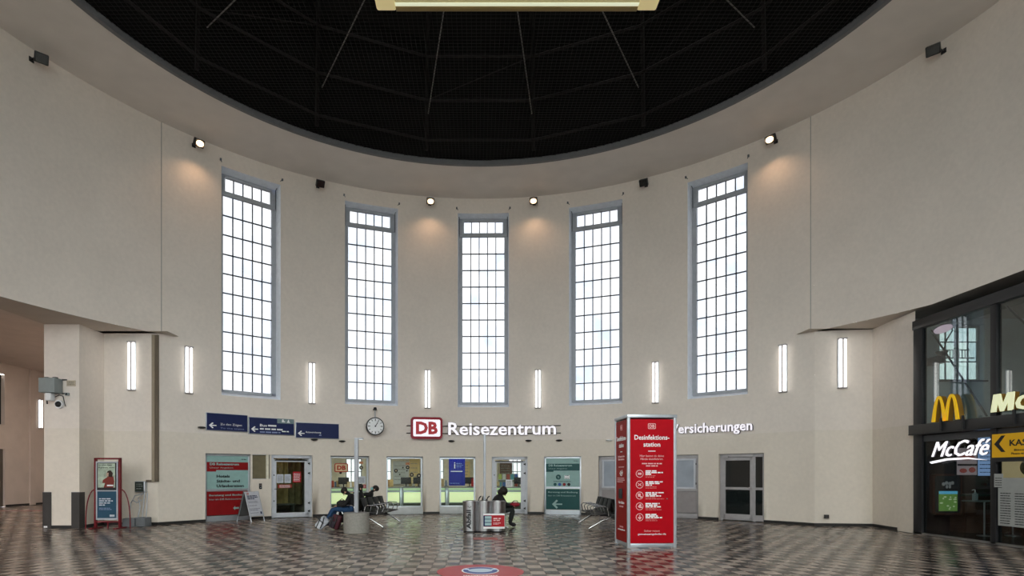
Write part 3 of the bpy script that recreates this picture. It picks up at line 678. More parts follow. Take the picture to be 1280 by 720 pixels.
# olive shuttered hatch between poster and door, entry phone under it
c = wall_root('window_22', mid('olive'), 1.41, None, None, kind='structure'); W_ = hw('olive')
sbox(c, 'shutter', mat('olive_panel', (.17, .145, .085), .6, var=.08), (0, .10, .435), (2 * W_, .03, .87)); MB().box((0, .06, .86), (2 * W_, .1, .02)).box((0, .06, .01), (2 * W_, .1, .02)).build('window_frame', M_GREYFRAME, c)
c = wall_root('entry_phone', -.681, 1.06, 'small black entry phone on the wall left of the left glass door', 'intercom')
sbox(c, 'casing', M_BLK, (0, -.025, .1), (.09, .05, .20), bev=.008); sbox(c, 'speaker_grille', M_CHROME, (0, -.052, .14), (.05, .006, .05)); sbox(c, 'button', M_WHITE, (0, -.052, .06), (.02, .01, .02))
def poster(k, name, lab, head, body):
    W_ = hw(k); c = wall_root(name, mid(k), 0, lab, 'poster', 'tall framed travel posters'); w2 = 2 * W_ - .10; wl = -w2 / 2
    f_ = MB()
    for s in (-1, 1): f_.box((s * (W_ - .03), .10, 1.14), (.07, .10, 2.28), bev=.006)
    f_.box((0, .10, 2.24), (2 * W_, .1, .07)).box((0, .10, .09), (2 * W_, .1, .18)).box((0, .1, 1.05), (2 * W_, .08, .08)); f_.build('frame', M_ALU, c)
    sbox(c, 'lintel_shadow_gap', M_BLK, (0, .06, 2.272), (2 * W_, .12, .012))
    sbox(c, 'upper_sheet', M_TEAL, (0, .09, 1.65), (w2, .02, 1.12)); sbox(c, 'header_band', head, (0, .075, 1.86), (w2, .012, .27))
    sbox(c, 'header_tab', head, (wl + w2 * .12, .076, 1.71), (w2 * .22, .012, .07))
    sbox(c, 'lower_sheet', body, (0, .09, .60), (w2, .02, .80))
    text(c, 'DB Reisezentrum', wl + .12, 1.885, .068, M_TEAL, w=w2 * .68, h=.085, bold=.08)
    text(c, 'Unser Angebot:', wl + .12, 1.765, .068, M_TEAL, w=w2 * .55, h=.065, bold=0)
    text(c, 'DB Bahn', W_ - .12, 2.08, .068, M_INK, w=.18, h=.04, align='R')
    text(c, 'Beratung und Buchung', wl + .1, .83, .07, M_TEAL, w=w2 * .86, h=.075, bold=.06)
    text(c, 'hier im DB Reisezentrum', wl + .1, .71, .07, M_TEAL, w=w2 * .80, h=.055, bold=0)
    return c, w2, wl
c, w2, wl = poster('ad1', 'travel_poster', 'tall poster with red bands and pale teal field listing hotels, left of the olive hatch', M_ADRED, M_ADRED)
for i, s in enumerate(('Hotels', 'Städte- und', 'Urlaubsreisen')): text(c, s, wl + .34, 1.47 - .165 * i, .068, M_INK, h=.095, w=[.44, .78, .92][i], bold=.06)
MB().plate([(0, .0), (.07, .07), (.07, .03), (.2, .03), (.2, -.03), (.07, -.03), (.07, -.07)], -.002, .002).build('arrow', M_TEAL, c, loc=(.18, .07, .42))
c, w2, wl = poster('ad2', 'travel_poster', 'tall dark green poster with a white left arrow beside the right glass door', M_DTEAL, M_DTEAL)
q = MB().cyl((-.17, .068, 1.47), (-.17, .078, 1.47), .10, seg=24).build('emblem', M_DTEAL, c); text(c, '%', -.17, 1.43, .062, M_TEAL, h=.08, align='C')
sbox(c, 'ticket_icon', M_WHITE, (.17, .072, 1.47), (.2, .008, .15)); lines(c, [(.09, .26, 1.53, .02), (.09, .26, 1.42, .02)], .066, M_DTEAL)
lines(c, [(-.36, .33, 1.295, .022)], .072, M_INK, seed=8)
for i, col in enumerate((M_DTEAL, mat('icon_blue', (.03, .1, .35), .5), M_ADRED, M_INK)): MB().cyl((-.30 + .18 * i, .068, 1.18), (-.30 + .18 * i, .078, 1.18), .062, seg=20).build('icon', col, c)
MB().plate([(-.42, .40), (-.24, .58), (-.19, .53), (-.29, .425), (-.02, .425), (-.02, .375), (-.29, .375), (-.19, .27), (-.24, .22)], .066, .078).build('arrow', M_TEAL, c)
# stickers and notices
def sticker(a, z, rad, lab, m=M_INK, ring_=True):
    c = wall_root('window_sticker', a, z, lab, 'sticker', 'round stickers on the office windows')
    MB().cyl((0, .185, 0), (0, .192, 0), rad, seg=24).build('disc', m, c)
    if ring_: MB().cyl((0, .180, 0), (0, .185, 0), rad * .42, seg=16).build('centre', mat('sticker_centre', (.5, .45, .3), .5), c)
for a, z, rd, lab in ((-.268, 1.72, .075, 'round black sticker with pale centre at the left of the second window'), (-.231, 1.85, .075, 'round black sticker high in the middle of the second window'),
        (-.218, 1.56, .08, 'round black sticker right of the middle of the second window'), (-.195, 1.52, .09, 'round dark sticker at the right edge of the second window'), (-.377, 1.84, .075, 'round black sticker at the top right of the logo window, right of the pole')):
    sticker(a, z, rd, lab)
for a, z, lab in ((-.246, 1.84, 'tiny dark dot high in the second window'), (-.256, 1.57, 'tiny dark dot low in the second window'), (-.233, 1.72, 'tiny dark dot in the middle of the second window'), (-.440, 1.64, 'small dark sticker under the red logo')):
    sticker(a, z, .03 if 'tiny' in lab else .05, lab, ring_=False)
def dbsign(c, x, z, wd, h, y, m=M_RED, bgm=M_WHITE, lm=None, th=.012):
    MB().plate(rounded(wd, h, h * .17, cx=x, cz=z), y, y + th).build('border', m, c)
    MB().plate(rounded(wd * .86, h * .78, h * .08, cx=x, cz=z), y - .004, y).build('field', bgm, c)
    text(c, 'DB', x, z - h * .26, y - .006, lm or m, w=wd * .64, h=h * .52, align='C', bold=.12, depth=.006)
M_RORANGE = mat('logo_red_orange', (.38, .03, .01), .5)
c = wall_root('logo_sticker', -.438, 1.83, 'red framed square logo on the glass of the leftmost office window', 'sign'); dbsign(c, 0, 0, .52, .34, .17, M_RORANGE, mat('logo_field', (.62, .50, .30), .5))
for a, z, lab in ((-.377, 2.03, 'small orange logo sticker at the top of the logo window'), (-.231, 2.0, 'small orange logo sticker at the top of the second window')):
    c = wall_root('logo_sticker', a, z, lab, 'sticker'); dbsign(c, 0, 0, .16, .10, .18, mat('orange_print', (.5, .08, .02), .5), mat('logo_field', (.62, .50, .30), .5))
def notice(a, z, wd, h, m, lab, y=.17, seed=1, ink=None):
    c = wall_root('paper_notice', a, z, lab, 'notice'); sbox(c, 'sheet', m, (0, y, h / 2), (wd, .006, h))
    lines(c, [(-wd * .4, wd * .38, h * (.15 + .11 * i), h * .04) for i in range(7)], y - .005, ink or M_INK, seed=seed); return c
notice(-.377, 1.22, .34, .28, M_PAPER, 'white paper notice on the logo window right of the pole'); notice(-.371, 1.04, .22, .14, M_RED, 'small red notice on the logo window right of the pole', ink=M_WHITE)
notice(-.622, 1.27, .24, .31, M_PAPER, 'left white paper notice on the left glass door', .08, 2); notice(-.600, 1.27, .23, .31, M_PAPER, 'right white paper notice on the left glass door', .08, 3)
notice(-.573, 1.28, .30, .40, M_RED, 'red notice on the left glass door', .08, 4, M_WHITE)
notice(-.608, 1.08, .50, .13, mat('red_strip', (.3, .03, .02), .5), 'dark red strip label low on the left glass door', .08, 5, M_WHITE)
notice(.095, 1.08, .26, .28, M_WHITE, 'white sheet on the right glass door', .08, 6)

# ------------------------------------------------------------------ signs above
def blue_sign(a0, a1, z0, z1, lab):
    am = (a0 + a1) / 2; wd = 2 * R * math.sin((a1 - a0) / 2) - .02; h = z1 - z0
    c = wall_root('direction_sign', am, z0, lab, 'sign', 'navy direction signs')
    MB().box((0, -.05, h / 2), (wd, .09, h), bev=.006).build('casing', M_ALU, c); sbox(c, 'face', M_NAVY, (0, -.10, h / 2), (wd - .03, .012, h - .03))
    MB().plate([(0, 0), (.11, .10), (.15, .075), (.085, .017), (.24, .017), (.24, -.017), (.085, -.017), (.15, -.075), (.11, -.10)], -.112, -.106).build('arrow', M_WHITE, c, loc=(-wd / 2 + .08, 0, .17))
    return c, wd
DW = mat('sign_print_dim', (.25, .3, .48), .5)
c, wd = blue_sign(-.832, -.718, 3.04, 3.63, 'navy direction sign at the left end of the row, above the red poster')
text(c, 'Zu den Zügen', -wd / 2 + .45, .17, -.108, M_WHITE, w=.72, h=.09, bold=0); text(c, 'To the trains', -wd / 2 + .45, .07, -.108, DW, w=.8, h=.05, bold=0)
c, wd = blue_sign(-.716, -.584, 2.99, 3.58, 'navy direction sign in the middle of the row with a grey pictogram tab')
text(c, 'Bus', -wd / 2 + .38, .27, -.108, M_WHITE, w=.24, h=.09, bold=.04); lines(c, [(-wd / 2 + .66, -wd / 2 + 1.0, .315, .06)], -.108, M_WHITE, seed=2)
lines(c, [(-wd / 2 + .38, -wd / 2 + 1.25, .19, .055), (-wd / 2 + 1.15, -wd / 2 + 1.45, .13, .04)], -.108, M_WHITE, seed=3); lines(c, [(-wd / 2 + .38, -wd / 2 + 1.1, .08, .045)], -.108, DW, seed=5)
sbox(c, 'pictogram_tab', mat('tab_grey', (.20, .27, .28), .5), (wd / 2 - .32, -.108, .50), (.60, .01, .17))
MB().ball((wd / 2 - .42, -.116, .53), (.035, .004, .035)).box((wd / 2 - .40, -.116, .48), (.12, .006, .04)).ball((wd / 2 - .22, -.116, .54), (.02, .004, .02)).plate([(wd / 2 - .28, .45), (wd / 2 - .16, .45), (wd / 2 - .22, .54)], -.12, -.113).build('pictogram', M_WHITE, c)
c, wd = blue_sign(-.581, -.449, 2.91, 3.48, 'navy direction sign at the right end of the row, above the left glass door')
text(c, 'Autovermietung', -wd / 2 + .36, .17, -.108, M_WHITE, w=.56, h=.085, bold=.01); lines(c, [(.05, .16, .12, .04)], -.108, DW)
# lit logo and lettering on two rails
c = wall_root('lettering_sign', .013, 0, 'white lit lettering and red logo box on two dark rails above the ticket office', 'sign')
q = MB()
for z in (3.20, 3.49):
    pts = []
    for i in range(13):
        a = -.237 + (.262 + .237) * i / 12; p = wp(a, R - .06) - wp(.013); pts.append((p.x * math.cos(.013) - p.y * math.sin(.013), p.x * math.sin(.013) + p.y * math.cos(.013), z))
    q.tube(pts, .017, 6)
q.build('rail', M_BLK, c)
def on_wall(par_a, a, r):     # local position under a wall root for a point at angle a
    p = wp(a, r) - wp(par_a); return (p.x * math.cos(par_a) - p.y * math.sin(par_a), p.x * math.sin(par_a) + p.y * math.cos(par_a))
x, y = on_wall(.013, -.173, R - .16)
e = MB().plate(rounded(1.24, .86, .13), -.10, .08).build('logo_box', mat('logo_border', (.30, .005, .02), .5), c, loc=(x, y, 3.395), rz=.013 + .173)
MB().plate(rounded(1.06, .66, .05), -.115, -.10).build('logo_field', M_LETTER, e)
text(e, 'DB', 0, -.25, -.118, mat('logo_red_lit', (.5, .01, .02), .4, emit=(.6, .01, .02), es=.12, var=-1), w=.86, h=.50, align='C', bold=.12, depth=.01)
def curved_letters(c, par_a, s, a0, a1, zb, cap, r, fm, sm, bold=.012):
    full = tmesh(s, 1, bold); tot = full[2] - full[1]; base = tmesh('n', 1, bold)[3]; ref = tmesh('R', 1, bold); k = cap / (ref[4] - ref[3])
    for i, ch in enumerate(s):
        if ch == ' ': continue
        g_ = tmesh(ch, 1, bold); pre = tmesh(s[:i + 1], 1, bold); wch = g_[2] - g_[1]
        cx = (pre[2] - pre[1] - wch / 2) / tot; a = a0 + (a1 - a0) * cx; sc_ = (a1 - a0) * r / tot
        x, y = on_wall(par_a, a, r)
        for nm, m, dy, dp, gx in (('letter', fm, -.05, .02, 1), ('letter_side', sm, 0, .08, 1.03)):
            me = g_[0].copy(); me.transform(Matrix.Diagonal((sc_ * gx, dp / 2, k * (1 + (gx - 1) * .6), 1)) @ Matrix.Translation((-(g_[1] + g_[2]) / 2, 0, 0)))
            me.materials.clear(); me.materials.append(m); me.name = nm
            if nm == 'letter': o = link(nm, me, c, loc=(x, y + dy, zb), rz=par_a - a); first = o
            else: link(nm, me, first, loc=(0, .055, 0))
curved_letters(c, .013, 'Reisezentrum', -.102, .247, 3.145, .50, R - .13, M_LETTER, M_LETTERSIDE, .04)
c = wall_root('lettering_sign', .716, 0, 'white lit lettering on the wall above the dark door, right of the red kiosk', 'sign')
curved_letters(c, .716, 'Versicherungen', .600, .828, 3.05, .33, R - .08, M_LETTER, M_LETTERSIDE, .05)
# station clock
c = wall_root('station_clock', -.341, 3.41, 'round white faced station clock hanging from a short rod', 'clock')
MB().cyl((0, -.42, 0), (0, -.30, 0), .345, seg=40).build('casing', M_BLK, c); MB().cyl((0, -.43, 0), (0, -.42, 0), .305, seg=40).build('dial', M_WHITE, c)
MB().cyl((0, -.36, .34), (0, -.36, .66), .022, seg=10).build('hanger_rod', M_POLE, c); MB().tube([(0, -.36, .66), (0, 0, .68)], .028).cyl((0, -.38, .62), (0, -.38, .72), .07, .05, 12).build('bracket', M_BLK, c)
for i in range(12):
    a = i * PI / 6; l = .085 if i % 3 == 0 else .065
    MB().box((0, 0, 0), (.028 if i % 3 == 0 else .022, .004, l)).build('hour_mark', M_INK, c, loc=(math.sin(a) * (.285 - l / 2), -.433, math.cos(a) * (.285 - l / 2)), rot=(0, a, 0))
for nm, L_, wd, a in (('minute_hand', .27, .018, PI / 6), ('hour_hand', .18, .028, PI / 6 + .045)):
    MB().box((0, 0, L_ / 2 - .03), (wd, .004, L_)).build(nm, M_INK, c, loc=(0, -.438, 0), rot=(0, a, 0))
MB().cyl((0, -.445, 0), (0, -.43, 0), .03, seg=12).build('hub', M_INK, c)
# ------------------------------------------------------------------ wall lamps, floodlights, small sensors
def wall_lamp_meshes():
    return (MB().box((0, -.015, .75), (.24, .03, 1.52), bev=.008).mesh('back_plate', M_ALU), MB().box((0, -.06, .75), (.035, .09, 1.5)).mesh('spine', M_GREYFRAME),
            MB().cyl((0, 0, .03), (0, 0, 1.47), .036, seg=12).mesh('lamp_tube', M_TUBE), MB().box((0, -.06, 0), (.24, .12, .03)).mesh('end_cap', M_GREYFRAME))
LM = wall_lamp_meshes()
def lamp_at(loc, rz, lab, grp='vertical tube lamps on the wall'):
    c = empty('wall_lamp', loc, rz, lab, 'lamp', grp)
    link('back_plate', LM[0], c); link('spine', LM[1], c)
    for s in (-1, 1): link('lamp_tube', LM[2], c, loc=(s * .066, -.07, 0))
    for z in (0, 1.5): link('end_cap', LM[3], c, loc=(0, 0, z))
for a, lab in ((-.876, 'upright lit wall lamp left of the leftmost tall window, in front of the duct'), (-.531, 'upright lit wall lamp between the first and second tall windows'), (-.169, 'upright twin tube lamp left of the middle tall window'),
               (.189, 'upright twin tube lamp right of the middle tall window'), (.554, 'upright lit wall lamp between the fourth and fifth tall windows'), (.905, 'upright lit wall lamp right of the rightmost tall window')):
    lamp_at(wp(a, R, 4.2), -a, lab)
lamp_at((-10.75, 18.22, 4.2), 0, 'upright lit wall lamp in the left niche above the poster stand'); lamp_at((11.08, 17.76, 4.2), -.135, 'upright lit wall lamp in the right niche beside the restaurant front')
lamp_at((-22.93, 30.6, 3.98), PI / 2, 'upright lit wall lamp far back in the left corridor', None)
lamp_at((-22.93, 20.5, 3.98), PI / 2, 'upright lit wall lamp in the left corridor, outside the frame', None)
for y in (12, 19, 26):  # extra lamps beyond view, put in to brighten the corridor
    c = empty('ceiling_light', (-18, y, 6.9), 0, 'added fill lamp outside the frame, %s along the left corridor' % {12: 'nearest', 19: 'middle one', 26: 'farthest'}[y], 'ceiling light', 'added corridor fill lamps')
    sbox(c, 'housing', M_WHITE, (0, 0, .02), (.4, 1.6, .05)); sbox(c, 'diffuser', mat('added_fill_diffuser', (1, 1, 1), .5, emit=(1, .84, .72), es=120, var=-1), (0, 0, -.012), (.34, 1.5, .02))
for k, (a, on, lab) in enumerate(((-.862, 1, 'lit floodlight above the leftmost tall window'), (-.162, 1, 'lit floodlight left of the middle tall window'), (.177, 1, 'lit floodlight right of the middle tall window'), (.886, 1, 'lit floodlight above the rightmost tall window'),
        (-1.235, 0, 'dark floodlight high on the wall at the far left'), (-.513, 0, 'dark floodlight between the first and second tall windows'), (.526, 0, 'dark floodlight between the fourth and fifth tall windows'), (1.261, 0, 'dark floodlight high on the wall at the far right'))):
    c = wall_root('floodlight', a, 12.30, lab, 'floodlight', 'floodlights under the ceiling edge')
    MB().tube([(0, 0, 0), (0, -.22, .02), (0, -.30, -.02)], .025).box((0, -.01, 0), (.12, .02, .12)).build('bracket', M_BLK, c)
    h = MB().box((0, 0, 0), (.30, .16, .24), bev=.02).box((0, .09, 0), (.2, .06, .16), bev=.015).build('lamp_housing', M_BLK, c, loc=(0, -.38, -.05), rot=(.55 if on else .6, 0, .5 * (a > 1) - .5 * (a < -1)))
    for i in range(5): MB().box((-.12 + .06 * i, .125, 0), (.008, .03, .18)).build('cooling_fin', M_BLK, h)
    MB().box((0, -.086, 0), (.25, .01, .19)).build('lens', M_DARKGLASS if not on else mat('lens_frame', (.3, .25, .2), .3), h)
    if on:
        MB().ball((0, -.095, 0), (.12, .045, .09), 14).build('lamp_bulb', M_WARM, h)
        l = bpy.data.lights.new('flood_lamp', 'SPOT'); l.energy = 90; l.color = (1, .62, .36); l.spot_size = 2.4; l.spot_blend = 1; l.shadow_soft_size = .09
        o = bpy.data.objects.new('flood_lamp', l); C.objects.link(o); o.parent = c; o.location = (0, -.52, -.16); o.rotation_euler = (-.15, 0, 0)
for a, z, lab in ((-.844, 3.12, 'small black hooded downlight left of the navy signs'), (-.525, 2.86, 'small black hooded downlight under the right navy sign'), (-.440, 2.83, 'small black hooded downlight right of the navy signs'),
        (-.092, 2.90, 'small black hooded downlight under the capital R of the lettering'), (.159, 2.91, 'small black hooded downlight under the t of the lettering'), (.257, 2.91, 'small black hooded downlight below the last lit letter'), (.415, 2.88, 'small pale hooded downlight left of the red kiosk')):
    c = wall_root('downlight', a, z, lab, 'downlight', 'small downlights along the paint line'); m = M_BLK if 'black' in lab else M_WHITE
    MB().ball((0, -.10, 0), (.13, .10, .035), 14).build('hood', m, c); MB().cyl((0, -.1, -.04), (0, -.1, -.02), .06, seg=12).box((0, -.02, 0), (.1, .06, .05)).build('socket', m, c)

# ------------------------------------------------------------------ hanging fluorescent fixture near the camera
c = empty('hanging_luminaire', (.228, 3.3, 4.293), 0, 'yellowed fluorescent light fixture at the top edge of the picture', 'lamp')
MB().box((0, 0, .10), (1.58, .20, .05), bev=.01).build('housing', M_COUNTER, c); MB().box((0, -.03, .0225), (1.40, .14, .045), bev=.004).build('diffuser', M_FIXTURE, c); MB().box((0, .085, .02), (1.40, .035, .044), bev=.004).build('side_rail', mat('yellowed_rail', (.34, .25, .10), .4), c); MB().box((0, .052, .018), (1.40, .026, .04), bev=.004).build('lit_strip', mat('pale_strip', (.7, .72, .5), .4, emit=(.9, .95, .7), es=.8, var=-1), c)
for s in (-1, 1): MB().box((s * .755, 0, .035), (.115, .205, .07), bev=.012).build('end_cap', M_FIXEND, c)
MB().cyl((-.67, -.03, .062), (.67, -.03, .062), .015, seg=12).build('lamp_tube', M_FIXTUBE, c)
for s in (-1, 1): MB().cyl((s * .6, 0, .12), (s * .6, 0, HC + .12 - 4.21), .004, seg=6).build('suspension_cable', M_POLE, c)

# ------------------------------------------------------------------ red kiosk
c = empty('disinfection_kiosk', (3.24, 12.59, 0), math.radians(3.5), 'tall red disinfection kiosk with aluminium posts and white print', 'kiosk')
KW, KD, KH = 1.08, .93, 2.88
post = MB().prism(rounded(.065, .065, .012), 0, KH - .06).mesh('corner_post', M_ALU)
for x, y in ((.03, .03), (KW - .03, .03), (.03, KD - .03), (KW - .03, KD - .03)): link('corner_post', post, c, loc=(x, y, .0))
MB().box((KW / 2, KD / 2, KH - .035), (KW + .02, KD + .02, .07), bev=.008).build('top_frame', M_ALU, c)
MB().box((KW / 2, KD / 2, .045), (KW - .05, KD - .05, .09), bev=.005).build('base_frame', M_ALU, c)
sbox(c, 'front_panel', M_REDB, (KW / 2, .03, 1.44), (KW - .12, .02, 2.68)); sbox(c, 'side_panel', M_REDSIDE, (.02, KD / 2, 1.44), (.02, KD - .12, 2.68))
sbox(c, 'side_panel', M_REDSIDE, (KW - .02, KD / 2, 1.44), (.02, KD - .12, 2.68)); sbox(c, 'rear_panel', M_REDB, (KW / 2, KD - .03, 1.44), (KW - .12, .02, 2.68))
xm = KW / 2
def kiosk_print(par, y, w_=1.0, full=True):
    dbl = M_DIMWHITE
    MB().plate([(-.07 * w_ + x, z) for x, z in ()] or rounded(.17 * w_, .12, .02, cx=0, cz=2.63), y, y + .003).build('logo_border', dbl, par)
    MB().plate(rounded(.145 * w_, .095, .012, cx=0, cz=2.63), y - .002, y).build('logo_field', M_REDB, par); text(par, 'DB', 0, 2.595, y - .003, dbl, w=.11 * w_, h=.07, align='C', bold=.05)
    text(par, 'Desinfektions-', 0, 2.335, y, M_WHITE, w=.77 * w_, h=.105, align='C', bold=.035); text(par, 'station', 0, 2.185, y, M_WHITE, w=.37 * w_, h=.095, align='C', bold=.035)
    MB().box((0, y, 2.09), (.16 * w_, .004, .016)).build('dash', M_WHITE, par)
    text(par, 'Hier kannst du deine', 0, 1.965, y, M_DIMWHITE, w=.53 * w_, h=.045, align='C', bold=0); text(par, 'Hände desinfizieren.', 0, 1.90, y, M_DIMWHITE, w=.50 * w_, h=.045, align='C', bold=0)
pf = MB().plate(rounded(.5, .002, .0005, cz=2.09), .0, .001).build('front_print', M_REDB, c, loc=(xm, .018, 0))
kiosk_print(pf, 0)
lines(pf, [(-.22, .22, 1.82, .024), (-.13, .13, 1.77, .024)], 0, M_DIMWHITE, seed=2)
for i in range(5):
    z = 1.60 - .235 * i
    ic = MB().cyl((-.27, -.003, z), (-.27, .003, z), .083, seg=24).build('icon', M_DIMWHITE, pf); MB().cyl((-.27, -.005, z), (-.27, -.003, z), .070, seg=24).build('icon_field', M_REDB, pf)
    [MB().box((-.27, -.007, z), (.08, .003, .045)), MB().box((-.27, -.007, z), (.09, .003, .014), ry=.6).box((-.27, -.007, z), (.09, .003, .014), ry=-.6), MB().box((-.28, -.007, z + .01), (.06, .003, .07)).box((-.24, -.007, z - .03), (.04, .003, .03)),
     MB().box((-.27, -.007, z + .01), (.045, .003, .08), ry=.7).box((-.25, -.007, z - .02), (.07, .003, .03)), MB().ball((-.27, -.007, z + .03), (.016, .002, .016)).box((-.27, -.007, z - .01), (.07, .003, .03)).box((-.27, -.007, z - .035), (.03, .003, .03))][i].build('pictogram', M_DIMWHITE, pf)
    lines(pf, [(-.14, [.10, .24, .26, .17, .11][i], z + .06, .026), (-.14, [.24, .17, .12, .12, .13][i], z + .025, .026), (-.14, [.02, .0, .20, .22, .26][i], z - .01, .026)], -.001, M_WHITE, seed=20 + i)
    lines(pf, [(-.14, .10, z - .045, .016), (-.14, [.05, .1, .27, .21, .12][i], z - .075, .016)], -.001, mat('faint_red_print', (.6, .15, .15), .5), seed=30 + i)
text(pf, 'Sicher reisen', 0, .345, 0, M_DIMWHITE, w=.34, h=.04, align='C', bold=0); text(pf, 'gemeinsamgehtdas.de', 0, .265, 0, M_WHITE, w=.62, h=.05, align='C', bold=.02)
MB().box((.33, -.012, 1.06), (.035, .02, .018)).build('latch', M_CHROME, pf)
sp = MB().plate(rounded(.3, .002, .0005, cz=2.09), .0, .001).build('side_print', M_REDB, c, loc=(.008, KD / 2, 0), rz=-PI / 2)
kiosk_print(sp, 0, .88)
MB().box((0, -.02, 1.16), (.15, .05, .22), bev=.01).build('dispenser_opening', M_BLK, sp)
text(sp, 'Hier halten', 0, .93, 0, M_WHITE, w=.42, h=.06, align='C'); lines(sp, [(-.15, .15, .87, .03)], 0, M_DIMWHITE, seed=6)
text(sp, 'gemeinsamgehtdas.de', 0, .33, 0, M_WHITE, w=.5, h=.045, align='C'); lines(sp, [(-.12, .12, .42, .03), (-.3, .2, 1.5, .02), (-.3, .25, 1.46, .02), (-.3, .1, 1.42, .02), (-.2, .2, 1.75, .02)], 0, M_DIMWHITE, seed=7)
MB().tube([(-.1, 0, 1.62), (-.03, 0, 1.56), (.03, 0, 1.56), (.1, 0, 1.64)], .012, 5).tube([(-.06, 0, 1.66), (.0, 0, 1.6), (.06, 0, 1.68)], .01, 5).build('hand_pictogram', M_WHITE, sp)

# ------------------------------------------------------------------ recycling bin with sign
c = empty('recycling_bin', (.19, 16.2, 0), 0, 'stainless steel recycling bin with rounded lobes in the middle of the hall', 'bin')
def lobes(ins=0):
    out = []; L_ = (-.37, 0, .37); rr_ = .215 - ins
    pts = []
    for k, cx in enumerate(L_):
        a0, a1 = (200, 340) if k == 1 else ((110, 330) if k == 0 else (210, 430))
        for i in range(13): a = math.radians(a0 + (a1 - a0) * i / 12); pts.append((cx + rr_ * math.cos(a), -.14 + rr_ * math.sin(a)))
    return pts
body = [( -.565 + 0, .18)] + [(x, y) for x, y in lobes() if y < .06] + [(.565, .18)]
MB().prism(body, .04, .80).build('body', M_METAL, c); MB().prism([(x * .96, y * .96) for x, y in body], 0, .05).build('plinth', M_BLK, c)
MB().prism([(x * 1.02, y * 1.02) for x, y in body], .80, .85).build('lid', M_METAL, c)
for x in (-.37, 0, .37): MB().cyl((x, -.12, .845), (x, -.12, .865), .14, seg=24).build('opening_rim', M_CHROME, c); MB().cyl((x, -.12, .86), (x, -.12, .869), .11, seg=24).build('opening', M_BLK, c)
for x in (-.11, .12): MB().tube([(x - .05, 0, .85), (x - .02, 0, .94), (x + .03, 0, .98)], .018).build('lid_handle', M_BLK, c)
text(c, 'Abfall', 0, 0, 0, M_INK, w=.52, h=.13, bold=.08, depth=.006, rot=-PI / 2).location = (-.36, -.362, .10)
MB().tube([(-.45, -.36, .72), (-.40, -.366, .68), (-.35, -.36, .72)], .008, 5).build('chevron', M_INK, c)
c = empty('bin_sign', (.455, 15.795, .12), 0, 'red notice board with white edges on the front of the recycling bin', 'sign')
sbox(c, 'board', M_WHITE, (0, 0, .2), (.58, .015, .41)); sbox(c, 'red_field', M_RED, (.0, -.012, .205), (.56, .01, .31)); sbox(c, 'dark_field', M_NAVY, (-.19, -.02, .205), (.20, .008, .29))
for i in range(3): sbox(c, 'picture', mat('picture_teal', (.35, .5, .52), .5), (-.16, -.027, .12 + .09 * i), (.18, .006, .07))
lines(c, [(-.02, .18, .27, .035), (-.02, .15, .22, .03), (-.02, .2, .15, .018), (-.02, .12, .12, .018)], -.02, M_DIMWHITE, seed=9)

# ------------------------------------------------------------------ poles
c = empty('planter_pole', (-3.30, 15.95, 0), 0, 'grey pole lamp rising from a round concrete base', 'post')
MB().cyl((0, 0, 0), (0, 0, .54), .345, seg=48).build('concrete_base', M_CONC, c); MB().cyl((0, 0, .50), (0, 0, .545), .30, seg=48).build('base_cap', mat('cap_grey', (.22, .21, .2), .7), c)
MB().prism(rounded(.11, .11, .02), .54, 2.58).build('pole', M_POLE, c); MB().box((.09, 0, 2.56), (.20, .10, .035), bev=.008).build('lamp_arm', M_POLE, c); sbox(c, 'lamp_lens', mat('arm_lens', (.9, .9, .9), .3, emit=(1, 1, 1), es=.6, var=-1), (.12, 0, 2.537), (.10, .07, .01))
c = empty('slim_pole', (.21, 16.62, 0), 0, 'slim grey pole standing behind the recycling bin', 'post')
MB().prism(rounded(.07, .07, .015), .02, 2.70).build('pole', M_POLE, c); MB().cyl((0, 0, 0), (0, 0, .03), .12, seg=24).build('foot_plate', M_POLE, c); MB().box((0, 0, 2.71), (.09, .09, .03), bev=.006).build('cap', M_POLE, c)

# ------------------------------------------------------------------ floor stickers
c = empty('floor_sticker', (.05, 9.56, 0), 0, 'round red floor sticker with a blue mask symbol at the bottom edge', 'sticker')
MB().cyl((0, 0, 0), (0, 0, .003), .71, seg=72).build('disc', mat('sticker_red', (.46, .035, .05), .35), c)
def ell(rx, ry, z, m, nm, cy=.08):
    q = MB().cyl((0, 0, 0), (0, 0, .0012), 1, seg=40); bmesh.ops.transform(q.bm, matrix=Matrix.Diagonal((rx, ry, 1, 1)), verts=q.bm.verts); q.build(nm, m, c, loc=(0, cy, z))
ell(.31, .36, .003, M_WHITE, 'outer_ring'); ell(.285, .33, .0042, mat('sticker_blue', (.02, .07, .30), .4), 'blue_ring'); ell(.20, .18, .0054, mat('mask_white', (.6, .7, .8), .5), 'mask_symbol')
MB().tube([(-.27, .20, .007), (-.19, .15, .007)], .012, 5).tube([(.27, .20, .007), (.19, .15, .007)], .012, 5).build('mask_strap', mat('mask_white', (.6, .7, .8), .5), c)
text(c, 'Maskenpflicht', 0, 0, .005, M_WHITE, w=.54, h=.10, align='C', flat=True).location = (0, -.47, .004)
text(c, 'im Bahnhof', 0, 0, .005, M_WHITE, w=.4, h=.10, align='C', flat=True).location = (0, -.61, .004)
c = empty('floor_sticker', (.20, 14.45, 0), 0, 'worn red strip sticker on the floor in front of the recycling bin', 'sticker')
sbox(c, 'strip', mat('worn_red', (.36, .07, .06), .4, var=.3, scale=10), (0, 0, .0015), (.60, .50, .003), bev=.001)
q = lines(c, [(-.24, .24, 0, .05)], 0, mat('strip_print', (.5, .25, .22), .5), seed=3); q.rotation_euler = (PI / 2, 0, 0); q.location = (0, 0, .004)
